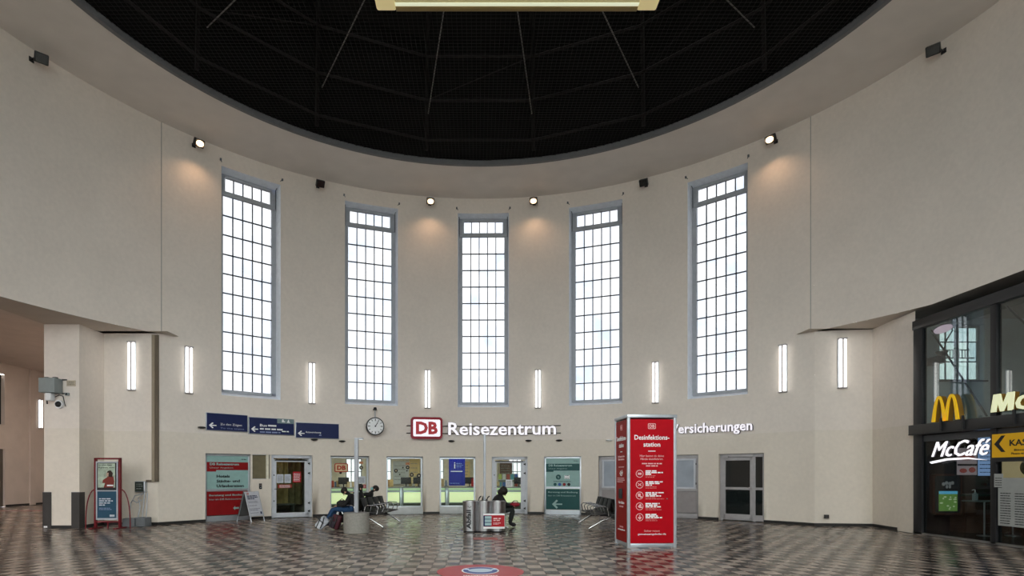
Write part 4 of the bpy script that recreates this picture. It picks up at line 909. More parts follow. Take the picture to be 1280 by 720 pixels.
c = empty('floor_sticker', (-20.5, 25.2, 0), .15, 'long red strip sticker on the floor of the left corridor', 'sticker')
sbox(c, 'strip', mat('worn_red', (.36, .07, .06), .4), (0, 0, .0), (6.5, .28, .006)); sbox(c, 'border', M_WHITE, (0, -.13, .002), (6.5, .02, .006))

# ------------------------------------------------------------------ sandwich board
P = [Vector((-7.42, 19.03, 0)), Vector((-7.14, 19.80, 0))]; u = (P[1] - P[0]).normalized(); n_ = Vector((u.y, -u.x, 0))
c = empty('sandwich_board', (P[0] + P[1]) / 2 - n_ * .30, math.atan2(u.y, u.x), 'white A-frame sandwich board with printed text beside the red poster', 'sign')
def leaf(s, m, name):
    tilt = .27; q = MB().plate(rounded(.66, .84, .02, cz=.62), -.012, .012); o = q.build(name, m, c, loc=(0, -s * .30, 0), rot=(-s * tilt, 0, 0))
    for x in (-.31, .31): MB().cyl((x, 0, 0), (x, 0, .30), .014, seg=8).box((x, 0, .62), (.03, .03, .86)).build('leg', M_ALU, o)
    return o
f = leaf(1, mat('board_white', (.62, .63, .70), .5), 'front_panel'); leaf(-1, mat('board_grey', (.10, .10, .10), .6), 'rear_panel')
dbsign(f, -.22, .97, .10, .07, -.018, M_RED, M_WHITE, th=.003)
lines(f, [(-.27, .18, .89, .03), (-.27, .22, .84, .03), (-.27, .05, .79, .03)], -.016, M_NAVY, seed=11); lines(f, [(-.27, .15, .70, .018), (-.27, .2, .66, .018), (-.27, .1, .56, .018), (-.27, .2, .45, .022), (-.27, .12, .40, .022), (-.27, .1, .31, .018)], -.016, mat('grey_print', (.25, .25, .33), .5), seed=12)
sbox(f, 'stamp', M_NAVY, (.22, -.016, .30), (.07, .004, .08))

# ------------------------------------------------------------------ left niche: poster stand, corner guards, boxes, duct, floor outlets
c = empty('poster_stand', (-10.78, 17.05, 0), 0, 'red tubular poster stand with curved side tubes and two framed sheets', 'poster stand')
DR = mat('stand_red', (.17, .012, .018), .4)
q = MB()
for s in (-1, 1): q.box((s * .355, 0, 1.03), (.05, .10, 2.06), bev=.006)
q.box((0, 0, 2.04), (.76, .10, .05), bev=.006).box((0, 0, .20), (.72, .04, .035)).box((0, 0, .10), (.03, .03, .2)); q.build('frame', DR, c)
for s in (-1, 1):
    pts = [(s * (.38 + .27 * math.sin(PI / 2 * i / 10)), -.0, .06 + 1.08 * math.cos(PI / 2 * i / 10) ** .8 if i < 10 else 0) for i in range(11)]
    MB().tube(pts, .017, 8).build('side_tube', DR, c)
    MB().box((s * .355, 0, .02), (.10, .5, .03)).build('foot', DR, c)
u_ = sbox(c, 'upper_frame', M_ALU, (0, -.03, 1.52), (.64, .05, .88)); sbox(u_, 'mount', M_BLK, (0, -.058, 1.52), (.56, .01, .80)); sbox(u_, 'sheet', mat('poster_green', (.42, .50, .40), .5, var=.3, scale=8), (0, -.066, 1.55), (.50, .008, .70))
text(u_, 'So schön kann', -.23, 1.83, -.071, M_INK, w=.38, h=.045); text(u_, 'Reisen sein', -.23, 1.76, -.071, M_INK, w=.46, h=.045)
def blob(par, name, m, pts, y): MB().plate(pts, y - .003, y).build(name, m, par)
blob(u_, 'figure', mat('figure_dress', (.20, .035, .025), .6), [(-.08, 1.20), (.20, 1.20), (.23, 1.38), (.20, 1.52), (.10, 1.56), (.02, 1.50), (-.10, 1.42), (-.12, 1.33), (-.04, 1.33)], -.071)
blob(u_, 'figure_hair', mat('figure_hair', (.03, .015, .01), .6), [(.02, 1.52), (.17, 1.50), (.19, 1.62), (.12, 1.70), (.04, 1.68), (.00, 1.60)], -.074); blob(u_, 'figure_face', mat('figure_face', (.5, .33, .25), .6), [(.00, 1.53), (.06, 1.52), (.07, 1.63), (.01, 1.63)], -.077)
blob(u_, 'caption', M_WHITE, [(.02, 1.24), (.20, 1.24), (.20, 1.28), (.02, 1.28)], -.074)
l_ = sbox(c, 'lower_frame', M_ALU, (0, -.03, .68), (.64, .04, .84)); sbox(l_, 'sheet', mat('poster_blue', (.018, .07, .12), .4), (0, -.056, .70), (.55, .01, .78))
lines(l_, [(-.22, .12, .87, .03), (-.22, .18, .81, .03), (-.22, .1, .75, .03), (-.22, -.05, .69, .03)], -.063, M_PAPER, seed=14); lines(l_, [(-.22, .1, .60, .018), (-.22, .14, .56, .018)], -.063, DW, seed=15); sbox(l_, 'caption', M_PAPER, (.16, -.064, .38), (.14, .004, .06))
GUARD = mat('guard_grey', (.055, .05, .048), .5)
for k, (x, lab) in enumerate(((-12.66, 'dark corner guard at the left edge of the pillar'), (-11.63, 'dark corner guard on the right edge of the pillar beside the poster stand'))):
    c = empty('corner_guard', (x, 17.07, 0), 0, lab, 'corner guard', 'dark metal corner guards'); s = 1 if k == 0 else -1
    q = MB().box((s * .10, -.012, .53), (.24, .02, 1.06)); q.box((-s * .012, .10 - .01, .53), (.02, .24, 1.06)); q.build('plate', GUARD, c)
    MB().box((s * .09, -.014, 1.065), (.24, .03, .012)).build('edge_strip', M_METAL, c)
    if k == 0: sbox(c, 'label_plate', M_WHITE, (.06, -.024, .05), (.10, .006, .05))
c = empty('equipment_box', (-12.32, 17.05, 3.86), 0, 'grey equipment box with cables high on the left edge of the pillar', 'box')
MB().box((0, -.18, .28), (.46, .34, .42), bev=.01).build('casing', mat('box_grey', (.26, .29, .29), .5), c); MB().box((.2, -.02, .48), (.3, .03, .03)).box((.2, -.02, .08), (.3, .03, .03)).build('bracket', M_BLK, c)
MB().box((-.02, -.18, -.04), (.16, .2, .22), bev=.02).build('junction', M_WHITE, c); MB().tube([(.03, -.1, -.05), (.15, -.05, .03), (.25, -.03, 0), (.30, -.03, -.22), (.33, -.03, -.30)], .012, 6).tube([(-.1, -.2, -.1), (-.12, -.15, -.24)], .02, 6).build('cable', M_BLK, c)
sbox(c, 'cable_clamp', M_BLK, (-.12, -.16, .51), (.10, .1, .04)); sbox(c, 'cable_clamp', M_BLK, (.12, -.16, .51), (.10, .1, .04))
c = empty('dome_camera', (-12.17, 17.05, 3.62), 0, 'small dome camera on the pillar under the equipment box', 'camera'); MB().cyl((0, 0, .0), (0, -.08, .0), .12, seg=20).build('ring', M_WHITE, c); MB().ball((0, -.09, 0), (.085, .07, .085)).build('dome', M_BLK, c)
c = empty('notice_plate', (-11.86, 17.055, 4.24), 0, 'small cream label on the pillar', 'sign'); sbox(c, 'plate', mat('label_cream', (.55, .47, .36), .6), (0, 0, 0), (.26, .01, .17)); lines(c, [(-.1, .1, .04, .012), (-.1, .08, 0, .012), (-.1, .1, -.04, .012)], -.008, M_INK)
c = empty('junction_box', (-11.95, 17.05, 3.92), 0, 'tiny grey junction box on the pillar under the cream label', 'box'); MB().box((0, -.03, 0), (.11, .06, .08), bev=.008).build('box_body', mat('box_grey', (.26, .29, .29), .5), c); sbox(c, 'cover', M_BLK, (0, -.062, 0), (.05, .006, .05))
c = empty('cable_duct', (-10.00, 18.13, 1.35), 0, 'tall beige cable duct turning left at its foot in the niche', 'duct'); DM = mat('duct_beige', (.33, .27, .20), .6); DM2 = mat('duct_brown', (.14, .11, .08), .6)
MB().box((-.04, 0, 2.28), (.09, .10, 4.56), bev=.006).build('duct', DM, c); MB().box((.05, .02, 2.28), (.09, .06, 4.56)).build('duct_side', DM2, c); MB().box((-.13, .02, .03), (.30, .07, .06)).build('foot_branch', DM2, c)
c = empty('control_box', (-10.42, 18.16, 1.02), 0, 'small dark control box on the niche wall above the hose ends', 'box'); MB().box((0, -.06, .18), (.31, .14, .34), bev=.01).build('casing', M_ALU, c); sbox(c, 'front', mat('control_dark', (.03, .04, .035), .4), (-.01, -.135, .18), (.27, .01, .30)); lines(c, [(-.1, .08, .26, .02), (-.1, .1, .2, .02), (-.1, .05, .12, .02)], -.143, M_COUNTER)
c = empty('hose_stand', (-10.36, 17.75, 0), 0, 'grey block with bent grey pipes rising to the control box', 'stand')
MB().box((-.14, -.08, .13), (.34, .30, .26), bev=.02, rz=.2).build('block', mat('block_grey', (.16, .17, .18), .7), c); MB().box((.20, .0, .14), (.36, .30, .28), bev=.02, rz=-.2).build('block', mat('block_grey', (.16, .17, .18), .7), c)
for pts in ([(-.22, 0, .25), (-.20, .05, .7), (-.10, .1, .93), (0, .15, .96), (.12, .2, 1.0)], [(.05, 0, .26), (.09, .05, .6), (.0, .1, .85), (.10, .25, 1.03)], [(.18, 0, .27), (.20, .1, 1.05)], [(.30, 0, .27), (.28, .1, 1.0), (.20, .25, 1.04)], [(-.12, 0, .8), (0, .02, .72), (.14, .05, .8)]):
    MB().tube(pts, .016, 8).build('pipe', M_POLE, c)
c = empty('wall_socket', (10.62, 17.79, .30), -.14, 'small black floor level socket on the right niche wall', 'socket'); MB().box((0, -.03, 0), (.13, .06, .11), bev=.01).build('casing', M_BLK, c); sbox(c, 'cover', GUARD, (0, -.062, 0), (.08, .008, .07))

# ------------------------------------------------------------------ benches
BM = {}
def bench_meshes():
    BM['seat'] = MB().box((.24, 0, .43), (.46, .50, .025), bev=.008, ry=.07).mesh('seat', M_SEAT)
    q = MB().box((-.02, 0, .66), (.022, .48, .44), bev=.008, ry=-.28); BM['back'] = q.mesh('backrest', M_SEAT)
    BM['arm'] = MB().tube([(.02, 0, .40), (.06, 0, .64), (.14, 0, .67), (.40, 0, .66), (.45, 0, .60), (.40, 0, .42)], .015, 8).mesh('armrest', M_CHROME)
    BM['beam'] = MB().box((0, 0, .36), (.10, 2.40, .07), bev=.01).mesh('beam', M_BLK)
    BM['leg'] = MB().tube([(.0, 0, .36), (.30, 0, .25), (.66, 0, .03)], .026, 8).ball((.67, 0, .02), (.04, .03, .02), 10).mesh('leg', M_CHROME)
    BM['bracket'] = MB().box((.16, 0, .395), (.34, .05, .035)).mesh('seat_bracket', M_BLK)
bench_meshes()
def bench(x, y, rz, lab):
    c = empty('waiting_bench', (x, y, 0), rz, lab, 'bench', 'back to back waiting benches')
    link('beam', BM['beam'], c)
    for yy in (-1.05, 1.05):
        for s in (0, PI): link('leg', BM['leg'], c, loc=(0, yy, 0), rz=s)
    for s in (0, PI):
        for k in range(4):
            yy = -.915 + .61 * k; g_ = math.cos(s)
            st = link('seat', BM['seat'], c, loc=(.11 * g_, yy, 0), rz=s); link('backrest', BM['back'], c, loc=(.11 * g_, yy, 0), rz=s); link('seat_bracket', BM['bracket'], c, loc=(0, yy, 0), rz=s)
        for k in range(5): link('armrest', BM['arm'], c, loc=(.11 * math.cos(s), -1.21 + .605 * k, 0), rz=s)
    return c
bench(-3.32, 18.30, math.radians(-6), 'black metal waiting bench behind the concrete pole base, with sleepers on it')
bench(.22, 17.95, math.radians(0), 'black metal waiting bench behind the recycling bin')
bench(3.90, 17.75, math.radians(-2), 'empty black metal waiting bench beside the red kiosk')

# ------------------------------------------------------------------ people
def person(lab, J, mats, bulk=1.0, r_scale=1.0, faceto=(-1, 0, 0), hair='short', mask=False, hood=False, curl=None):
    """J: joints in world space; one continuous skinned body. mats: dict torso, arm, leg, shoe"""
    V_, E_, Rr, K_ = [], [], [], []
    idx = {}
    def node(n, p, r, k, par=None):
        idx[n] = len(V_); V_.append(Vector(p)); Rr.append(r * (bulk if n[:3] in ('pel', 'wai', 'che', 'sho', 'hip', 'kne', 'elb') or n[:3] == 'ank' else 1))
        if par is not None: E_.append((idx[par], idx[n])); K_.append(k)
    node('pelvis', J['pelvis'], .135, 'leg')
    sp_ = Vector(J['pelvis']).lerp(Vector(J['chest']), .5) + Vector(J.get('bow', (0, 0, 0)))
    node('waist', sp_, .125, 'torso', 'pelvis'); node('chest', J['chest'], .145, 'torso', 'waist')
    nk = Vector(J['neck']); hd = Vector(J['head']); up = (hd - nk).normalized()
    node('neck', nk, .055, 'torso', 'chest'); node('jaw', nk.lerp(hd, .55), .062, 'skin', 'neck'); node('skull', hd, .088, 'skin', 'jaw'); node('crown', hd + up * .085, .06, 'skin', 'skull')
    for s in 'lr':
        node('sho' + s, J['sho' + s], .062, 'torso', 'chest'); node('elb' + s, J['elb' + s], .046, 'arm', 'sho' + s); node('wri' + s, J['wri' + s], .029, 'arm', 'elb' + s)
        w_ = Vector(J['wri' + s]); d = (w_ - Vector(J['elb' + s])).normalized()
        side = d.cross(Vector((0, 0, 1))); side = side.normalized() if side.length > .1 else Vector((0, 1, 0)); nrm = side.cross(d).normalized()
        pc = w_ + d * .05; node('palm' + s, pc, .030, 'skin', 'wri' + s)
        for i, (off, L_) in enumerate(((-.030, .062), (-.010, .072), (.010, .068), (.030, .052))):
            b0 = pc + side * off + d * .035; node('fa%s%d' % (s, i), b0, .010, 'skin', 'palm' + s)
            node('fb%s%d' % (s, i), b0 + d * L_ * .5 - nrm * .008, .009, 'skin', 'fa%s%d' % (s, i)); node('fc%s%d' % (s, i), b0 + d * L_ * .85 - nrm * .03, .008, 'skin', 'fb%s%d' % (s, i))
        tb = pc - side * .035; node('ta' + s, tb, .012, 'skin', 'palm' + s); node('tb' + s, tb - side * .022 + d * .03, .010, 'skin', 'ta' + s)
        node('hip' + s, J['hip' + s], .095, 'leg', 'pelvis'); node('kne' + s, J['kne' + s], .066, 'leg', 'hip' + s); node('ank' + s, J['ank' + s], .042, 'leg', 'kne' + s)
        f_ = Vector(J['toe' + s]) ; node('toe' + s, f_, .038, 'shoe', 'ank' + s)
    base = Vector((V_[0].x, V_[0].y, 0))
    root = empty('person', base, 0, lab, 'person')
    me = bpy.data.meshes.new('body'); me.from_pydata([v - base for v in V_], E_, [])
    o = bpy.data.objects.new('body', me); C.objects.link(o)
    m = o.modifiers.new('skin', 'SKIN'); m.use_smooth_shade = True; m2 = o.modifiers.new('sub', 'SUBSURF'); m2.levels = 1; m2.render_levels = 1
    for i, sv in enumerate(me.skin_vertices[0].data): sv.radius = (Rr[i], Rr[i]); sv.use_root = (i == 0)
    out = bpy.data.meshes.new_from_object(o.evaluated_get(bpy.context.evaluated_depsgraph_get())); bpy.data.objects.remove(o); out.name = 'body'
    keys = ['torso', 'arm', 'leg', 'shoe', 'skin']; out.materials.clear()
    for k in keys: out.materials.append(mats.get(k, M_SKIN))
    segs = [(V_[a] - base, V_[b_] - base, keys.index(k), max(Rr[a], Rr[b_])) for (a, b_), k in zip(E_, K_)]
    for p in out.polygons:
        c_ = p.center; best = min(segs, key=lambda s_: seg_d(c_, s_[0], s_[1]) / s_[3]); p.material_index = best[2]; p.use_smooth = True
    link('body', out, root)
    # head details: face towards faceto
    fw = Vector(faceto).normalized(); fw = (fw - up * fw.dot(up)).normalized(); sd = up.cross(fw); rot = Matrix((sd, fw, up)).transposed(); h = hd - base
    def at(x, y, z): return h + sd * x + fw * y + up * z
    MB().ball(at(0, .098, -.02), (.014, .022, .024), 10, rot).build('nose', M_SKIN, root)
    for s in (-1, 1):
        MB().ball(at(s * .034, .086, .012), (.013, .007, .008), 8, rot).build('eye', M_INK, root); MB().ball(at(s * .092, -.005, -.01), (.010, .022, .034), 10, rot).build('ear', M_SKIN, root)
    MB().ball(at(0, .082, -.062), (.026, .010, .007), 8, rot).build('mouth', mat('lips', (.3, .1, .08), .5), root)
    if mask: MB().ball(at(0, .062, -.05), (.075, .055, .058), 14, rot).build('face_mask', mat('mask_teal', (.30, .55, .55), .7), root)
    q = MB()
    if hair == 'short': q.ball(at(0, -.018, .045), (.103, .108, .090), 18, rot)
    else:
        q.ball(at(0, -.035, .02), (.118, .130, .125), 20, rot); rg = random.Random(2)
        for i in range(16): a = rg.uniform(0, 2 * PI); q.ball(at(.09 * math.cos(a), -.05 + .07 * math.sin(a), rg.uniform(-.12, .08)), (.045, .045, .06), 8, rot)
    q.build('hair', mats.get('hair', M_HAIR), root)
    return root
def seg_d(p, a, b):
    d = b - a; t_ = max(0, min(1, (p - a).dot(d) / max(d.length_squared, 1e-9))); return (p - a - d * t_).length
person('person in black jacket and blue jeans slumped on the bench behind the pole, head bowed', dict(pelvis=(-3.72, 17.35, .53), chest=(-3.72, 17.32, .86), bow=(.07, 0, 0), neck=(-3.79, 17.30, .99), head=(-3.91, 17.27, 1.07),
    shol=(-3.74, 17.12, .94), elbl=(-3.86, 17.02, .68), wril=(-4.08, 17.10, .66), shor=(-3.74, 17.54, .94), elbr=(-3.90, 17.60, .68), wrir=(-4.10, 17.45, .66),
    hipl=(-3.76, 17.24, .52), knel=(-4.24, 17.16, .58), ankl=(-4.46, 17.12, .12), toel=(-4.66, 17.10, .045), hipr=(-3.76, 17.46, .52), kner=(-4.24, 17.56, .57), ankr=(-4.40, 17.55, .11), toer=(-4.60, 17.56, .045)),
    dict(torso=M_JACKET, arm=M_JACKET, leg=M_JEANS, shoe=M_SHOE), 1.2, 1.0, (-1, 0, -.6))
person('person in dark clothes in the middle of the sleeping group, partly hidden by the pole', dict(pelvis=(-3.66, 18.05, .53), chest=(-3.58, 18.05, .90), neck=(-3.58, 18.05, 1.05), head=(-3.62, 18.03, 1.15),
    shol=(-3.60, 17.86, .97), elbl=(-3.80, 17.80, .76), wril=(-3.98, 17.92, .68), shor=(-3.60, 18.25, .97), elbr=(-3.80, 18.34, .78), wrir=(-4.0, 18.22, .72),
    hipl=(-3.70, 17.95, .52), knel=(-4.16, 17.90, .56), ankl=(-4.22, 17.88, .11), toel=(-4.42, 17.88, .045), hipr=(-3.70, 18.15, .52), kner=(-4.16, 18.22, .56), ankr=(-4.22, 18.22, .11), toer=(-4.42, 18.22, .045)),
    dict(torso=M_JACKET, arm=M_JACKET, leg=M_TROUSER, shoe=M_SHOE), 1.2, 1.0, (-1, -.3, -.1))
person('person with pale teal face mask, head tipped back over the bench, black sleeves', dict(pelvis=(-3.62, 18.95, .52), chest=(-3.46, 18.95, .87), neck=(-3.42, 18.95, 1.02), head=(-3.33, 18.95, 1.11),
    shol=(-3.47, 18.76, .95), elbl=(-3.74, 18.70, .92), wril=(-3.96, 18.82, .98), shor=(-3.47, 19.15, .95), elbr=(-3.70, 19.22, .76), wrir=(-3.92, 19.12, .68),
    hipl=(-3.68, 18.85, .52), knel=(-4.14, 18.8, .56), ankl=(-4.22, 18.8, .11), toel=(-4.42, 18.8, .045), hipr=(-3.68, 19.05, .52), kner=(-4.14, 19.12, .56), ankr=(-4.22, 19.12, .11), toer=(-4.42, 19.12, .045)),
    dict(torso=M_JACKET, arm=M_JACKET, leg=M_TROUSER, shoe=M_SHOE), 1.2, 1.0, (-1, -.25, .9), mask=True)
person('person in black hunched forward behind the recycling bin, hands on a red bag', dict(pelvis=(.60, 17.55, .53), chest=(.62, 17.50, .86), bow=(-.07, 0, .02), neck=(.70, 17.46, .98), head=(.79, 17.42, 1.05),
    shol=(.68, 17.70, .92), elbl=(.86, 17.74, .66), wril=(1.02, 17.58, .62), shor=(.68, 17.28, .92), elbr=(.86, 17.22, .66), wrir=(1.02, 17.32, .64),
    hipl=(.64, 17.64, .52), knel=(1.08, 17.66, .55), ankl=(.98, 17.68, .11), toel=(1.18, 17.70, .045), hipr=(.64, 17.44, .52), kner=(1.08, 17.40, .55), ankr=(.96, 17.40, .11), toer=(1.14, 17.40, .045)),
    dict(torso=M_JACKET, arm=M_JACKET, leg=M_TROUSER, shoe=M_SHOE), 1.5, 1.0, (1, -.1, -.8), hair='long')
c = empty('red_bag', (1.12, 17.45, .61), 0, 'red bag held on the knees of the hunched person', 'bag')
MB().ball((0, 0, .07), (.15, .16, .075), 18).build('bag_body', mat('bag_red', (.30, .015, .03), .5), c); MB().tube([(-.08, -.1, .13), (-.04, -.12, .19), (.06, -.12, .19), (.10, -.1, .12)], .01, 6).build('strap', M_BLK, c); MB().ball((-.01, -.02, .135), (.09, .10, .03), 12).build('paper_tissue', mat('tissue', (.65, .45, .42), .7), c)
def backpack(loc, rz, lab, m1, m2, sc_=1.0, lean=.5):
    c = empty('backpack', loc, rz, lab, 'bag'); c.rotation_euler = (0, 0, rz)
    MB().box((0, 0, .24 * sc_), (.30 * sc_, .22 * sc_, .46 * sc_), bev=.06 * sc_, ry=lean).build('bag_body', m1, c)
    MB().box((-.09 * sc_, -.11 * sc_, .18 * sc_), (.20 * sc_, .06 * sc_, .22 * sc_), bev=.025 * sc_, ry=lean).build('front_pocket', m2, c)
    for s in (-1, 1): MB().tube([(.02 * sc_ + s * .05, -.12 * sc_, .44 * sc_), (-.02 + s * .06, -.15 * sc_, .28 * sc_), (-.10 + s * .06, -.13 * sc_, .08 * sc_)], .016, 6).build('strap', M_BLK, c)
    MB().box((-.06 * sc_, 0, .34 * sc_), (.32 * sc_, .23 * sc_, .025), ry=lean).build('zip', M_BLK, c)
backpack((-4.46, 16.80, -.02), .1, 'grey and white backpack leaning against the legs of the person in jeans', mat('bag_grey', (.40, .41, .45), .6, var=.3, scale=12), mat('bag_pale', (.62, .64, .68), .6), .85, .75)
backpack((-4.06, 16.80, 0), -.1, 'maroon bag on the floor under the bench beside the pole base', mat('bag_maroon', (.07, .012, .02), .6), mat('bag_dark', (.03, .02, .03), .6), .9, .3)
c = empty('dark_bag', (-4.0, 17.30, .66), 0, 'dark soft bag on the lap of the person in jeans', 'bag'); MB().ball((0, 0, .07), (.17, .17, .09), 16).build('bag_body', mat('bag_black', (.02, .018, .018), .7), c); MB().tube([(-.1, 0, .13), (0, -.05, .20), (.1, 0, .13)], .012, 6).build('strap', mat('strap_brown', (.12, .06, .04), .6), c)

# ------------------------------------------------------------------ restaurant front on the right
XS = 11.65
b = MB()
WX0, WX1, WZ0, WZ1 = 12.98, 14.25, 4.22, 5.80
for (x0, x1, z0, z1) in ((11.8, WX0, 2.9, 6.0), (WX1, 19, 2.9, 6.0), (WX0, WX1, 2.9, WZ0), (WX0, WX1, WZ1, 6.0)): b.quad([(x0, 16.40, z0), (x1, 16.40, z0), (x1, 16.40, z1), (x0, 16.40, z1)])
for p, q in (((WX0, WZ0), (WX1, WZ0)), ((WX1, WZ0), (WX1, WZ1)), ((WX1, WZ1), (WX0, WZ1)), ((WX0, WZ1), (WX0, WZ0))): b.quad([(p[0], 16.40, p[1]), (q[0], 16.40, q[1]), (q[0], 16.65, q[1]), (p[0], 16.65, p[1])])
b.quad([(19, 2, 2.9), (19, 16.4, 2.9), (19, 16.4, 6), (19, 2, 6)]); b.quad([(11.8, 2, 0), (19, 2, 0), (19, 2, 6), (11.8, 2, 6)])
tag(b.build('wall_shop', mat('shop_grey_wall', (.58, .61, .60), .8)), kind='structure')
tag(MB().quad([(11.7, 2, 5.96), (19.1, 2, 5.96), (19.1, 16.5, 5.96), (11.7, 16.5, 5.96)]).build('ceiling_shop', mat('shop_ceiling', (.42, .40, .38), .8)), kind='structure')
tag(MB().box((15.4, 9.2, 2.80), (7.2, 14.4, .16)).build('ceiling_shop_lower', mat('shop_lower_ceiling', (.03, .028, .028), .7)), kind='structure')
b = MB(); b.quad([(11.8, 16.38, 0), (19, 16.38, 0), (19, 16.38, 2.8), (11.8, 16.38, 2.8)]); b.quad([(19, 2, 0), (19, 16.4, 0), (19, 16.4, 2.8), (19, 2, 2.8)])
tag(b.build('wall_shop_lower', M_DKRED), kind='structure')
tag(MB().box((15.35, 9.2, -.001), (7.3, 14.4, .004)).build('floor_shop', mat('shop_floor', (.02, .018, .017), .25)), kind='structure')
M_GREENPANE = clear_glass('green_tinted_pane', (.345, .375, .362), .05, .05, var=.15)
win = empty('window_23', ((WX0 + WX1) / 2, 16.6, WZ0), 0, kind='structure'); ww, hh = WX1 - WX0, WZ1 - WZ0; q = MB(); CF = mat('cream_window_frame', (.42, .40, .33), .5)
for x, t_ in ((-ww / 2 + .03, .06), (0, .09), (ww / 2 - .03, .06)): q.box((x, 0, hh / 2), (t_, .06, hh))
for z, t_ in ((.03, .06), (hh - .03, .06)): q.box((0, 0, z), (ww, .06, t_))
q.build('window_frame', CF, win); q = MB()
for x in (-ww / 4, ww / 4): q.box((x, 0, hh / 2), (.022, .04, hh))
for z in (.56, 1.12): q.box((0, 0, z), (ww, .04, .025))
q.build('glazing_bar', M_BAR, win); sbox(win, 'sill', M_FRAMEBLK, (0, -.12, -.02), (ww + .1, .28, .04))
for i in range(4):
    for z0, z1 in ((0, .56), (.56, 1.12), (1.12, hh)): sbox(win, 'pane', M_GREENPANE, (-ww / 2 + (i + .5) * ww / 4, .01, (z0 + z1) / 2), (ww / 4 - .02, .006, z1 - z0 - .02))
q = MB().box((0, .16, .70), (ww, .02, .03)).box((0, .16, .93), (ww * .8, .02, .02))
for i in range(12): q.box((-ww * .38 + i * ww * .068, .16, .82), (.012, .02, .24))
q.build('outside_railing', M_BAR, win); portal(((WX0 + WX1) / 2, 16.95, (WZ0 + WZ1) / 2), (PI / 2, 0, PI), 1.35, 1.6)

front = empty('shop_facade', (XS, 15.6, 0), -PI / 2, 'black framed two storey glass restaurant front at the right edge', 'shopfront')
ym = [0, 2.34, 4.6, 6.9, 9.2, 11.5, 13.4]
for i, x in enumerate(ym):
    wd = .30 if i == 0 else .15; MB().box((x + wd / 2, .06, 2.83), (wd, .14, 5.64), bev=.008).build('post', M_FRAMEBLK, front)
MB().box((6.8, .05, 5.54), (13.6, .18, .24), bev=.01).build('top_rail', M_FRAMEBLK, front); MB().box((6.8, -.02, 2.76), (13.6, .24, .25), bev=.01).build('middle_rail', M_FRAMEBLK, front)
MB().box((6.8, .0, 2.635), (13.6, .28, .03)).build('ledge', M_FRAMEBLK, front)
MB().box((6.8, .02, .03), (13.6, .06, .05)).build('bottom_rail', M_METAL, front); MB().box((6.8, .06, 2.52), (13.6, .05, .16)).build('track', mat('track_grey', (.05, .05, .055), .4), front)
for i in range(6):
    a, b2 = ym[i] + (.30 if i == 0 else .15), ym[i + 1]
    sbox(front, 'pane', M_SHOPGLASS, ((a + b2) / 2, .05, 4.15), (b2 - a, .012, 2.54)); sbox(front, 'pane', M_LOWGLASS, ((a + b2) / 2, .05, 1.30), (b2 - a, .012, 2.5))
    MB().cyl((a + .02, .22, 5.35), (b2 - .35 if i == 0 else b2, .22, 2.95), .022, seg=8).build('brace', M_FRAMEBLK, front)
MB().box((-.02, .12, 2.83), (.03, .2, 5.64)).build('side_panel', M_FRAMEBLK, front); MB().box((6.8, .7, 5.68), (13.6, 1.3, .04)).build('roof_panel', M_FRAMEBLK, front)
for x in (1.12, 1.78, 3.1, 4.0): MB().box((x, -.16, 2.82), (.045, .04, .32)).build('sign_post', M_FRAMEBLK, front)
def at_front(name, y, z, lab, cat, x=11.5): return empty(name, (x, y, z), -PI / 2, lab, cat)
c = at_front('arches_sign', 14.34, 2.90, 'yellow double arch sign standing on the black rail of the restaurant front', 'sign')
def arch(par, cx, w, H, th, y0, y1, m, nm, tk=.0):
    po, pi_ = [], []
    for i in range(25):
        t_ = -1 + i / 12; e = 1 - abs(t_) ** 2.3
        po.append((cx + (w + th * .5) * t_, H * e)); pi_.append((cx + (w - th * .62) * t_, (H - th * .75) * e))
    MB().plate(po + pi_[::-1], y0, y1).build(nm, m, par)
for s in (-1, 1): arch(c, s * .195, .18, .63, .085, -.03, 0, M_YEL, 'arch'); arch(c, s * .195, .18, .63, .10, 0, .12, M_YELSIDE, 'arch_side')
def straight_letters(c, s, w_, h_, m, sm, bold, dy=.08, shear=0.0):
    full = tmesh(s, 1, bold, shear); tot = full[2] - full[1]; ref = tmesh(s[0], 1, bold, shear); k = h_ / (ref[4] - ref[3])
    for i, ch in enumerate(s):
        g_ = tmesh(ch, 1, bold, shear); pre = tmesh(s[:i + 1], 1, bold, shear); x1 = (pre[2] - pre[1]) / tot * w_
        me = g_[0].copy(); me.transform(Matrix.Diagonal((w_ / tot, .012, k, 1)) @ Matrix.Translation((-g_[2], 0, 0))); me.materials.clear(); me.materials.append(m); me.name = 'letter'
        o = link('letter', me, c, loc=(x1, 0, 0))
        me = me.copy(); me.transform(Matrix.Diagonal((1, dy / .024, 1, 1))); me.materials.clear(); me.materials.append(sm); link('letter_side', me, o, loc=(0, .016 + dy / 2, 0))
c = at_front('restaurant_lettering', 13.08, 2.97, 'pale yellow lit lettering on the black rail at the right edge', 'sign')
MP = [(0, 0), (.15, 0), (.19, .22), (.27, 0), (.36, 0), (.49, .22), (.475, 0), (.615, 0), (.66, .39), (.47, .39), (.345, .155), (.275, .39), (.085, .39)]
e = MB().plate([(x * .88, z) for x, z in MP], -.012, .012).build('letter', M_CREAMLIT, c); MB().plate([(x * .88, z) for x, z in MP], .014, .11).build('letter_side', M_YELSIDE, e)
n_before = set(o.name for o in bpy.data.objects)
straight_letters(c, "cDonald's", 3.35, .31, M_CREAMLIT, M_YELSIDE, .02, .10, .12)
for o in list(bpy.data.objects):
    if o.name not in n_before and o.parent == c: o.location.x += .60
c = at_front('cafe_sign', 14.86, 2.03, 'white lit slanted cafe lettering with an underline stroke on the restaurant front', 'sign', x=11.56)
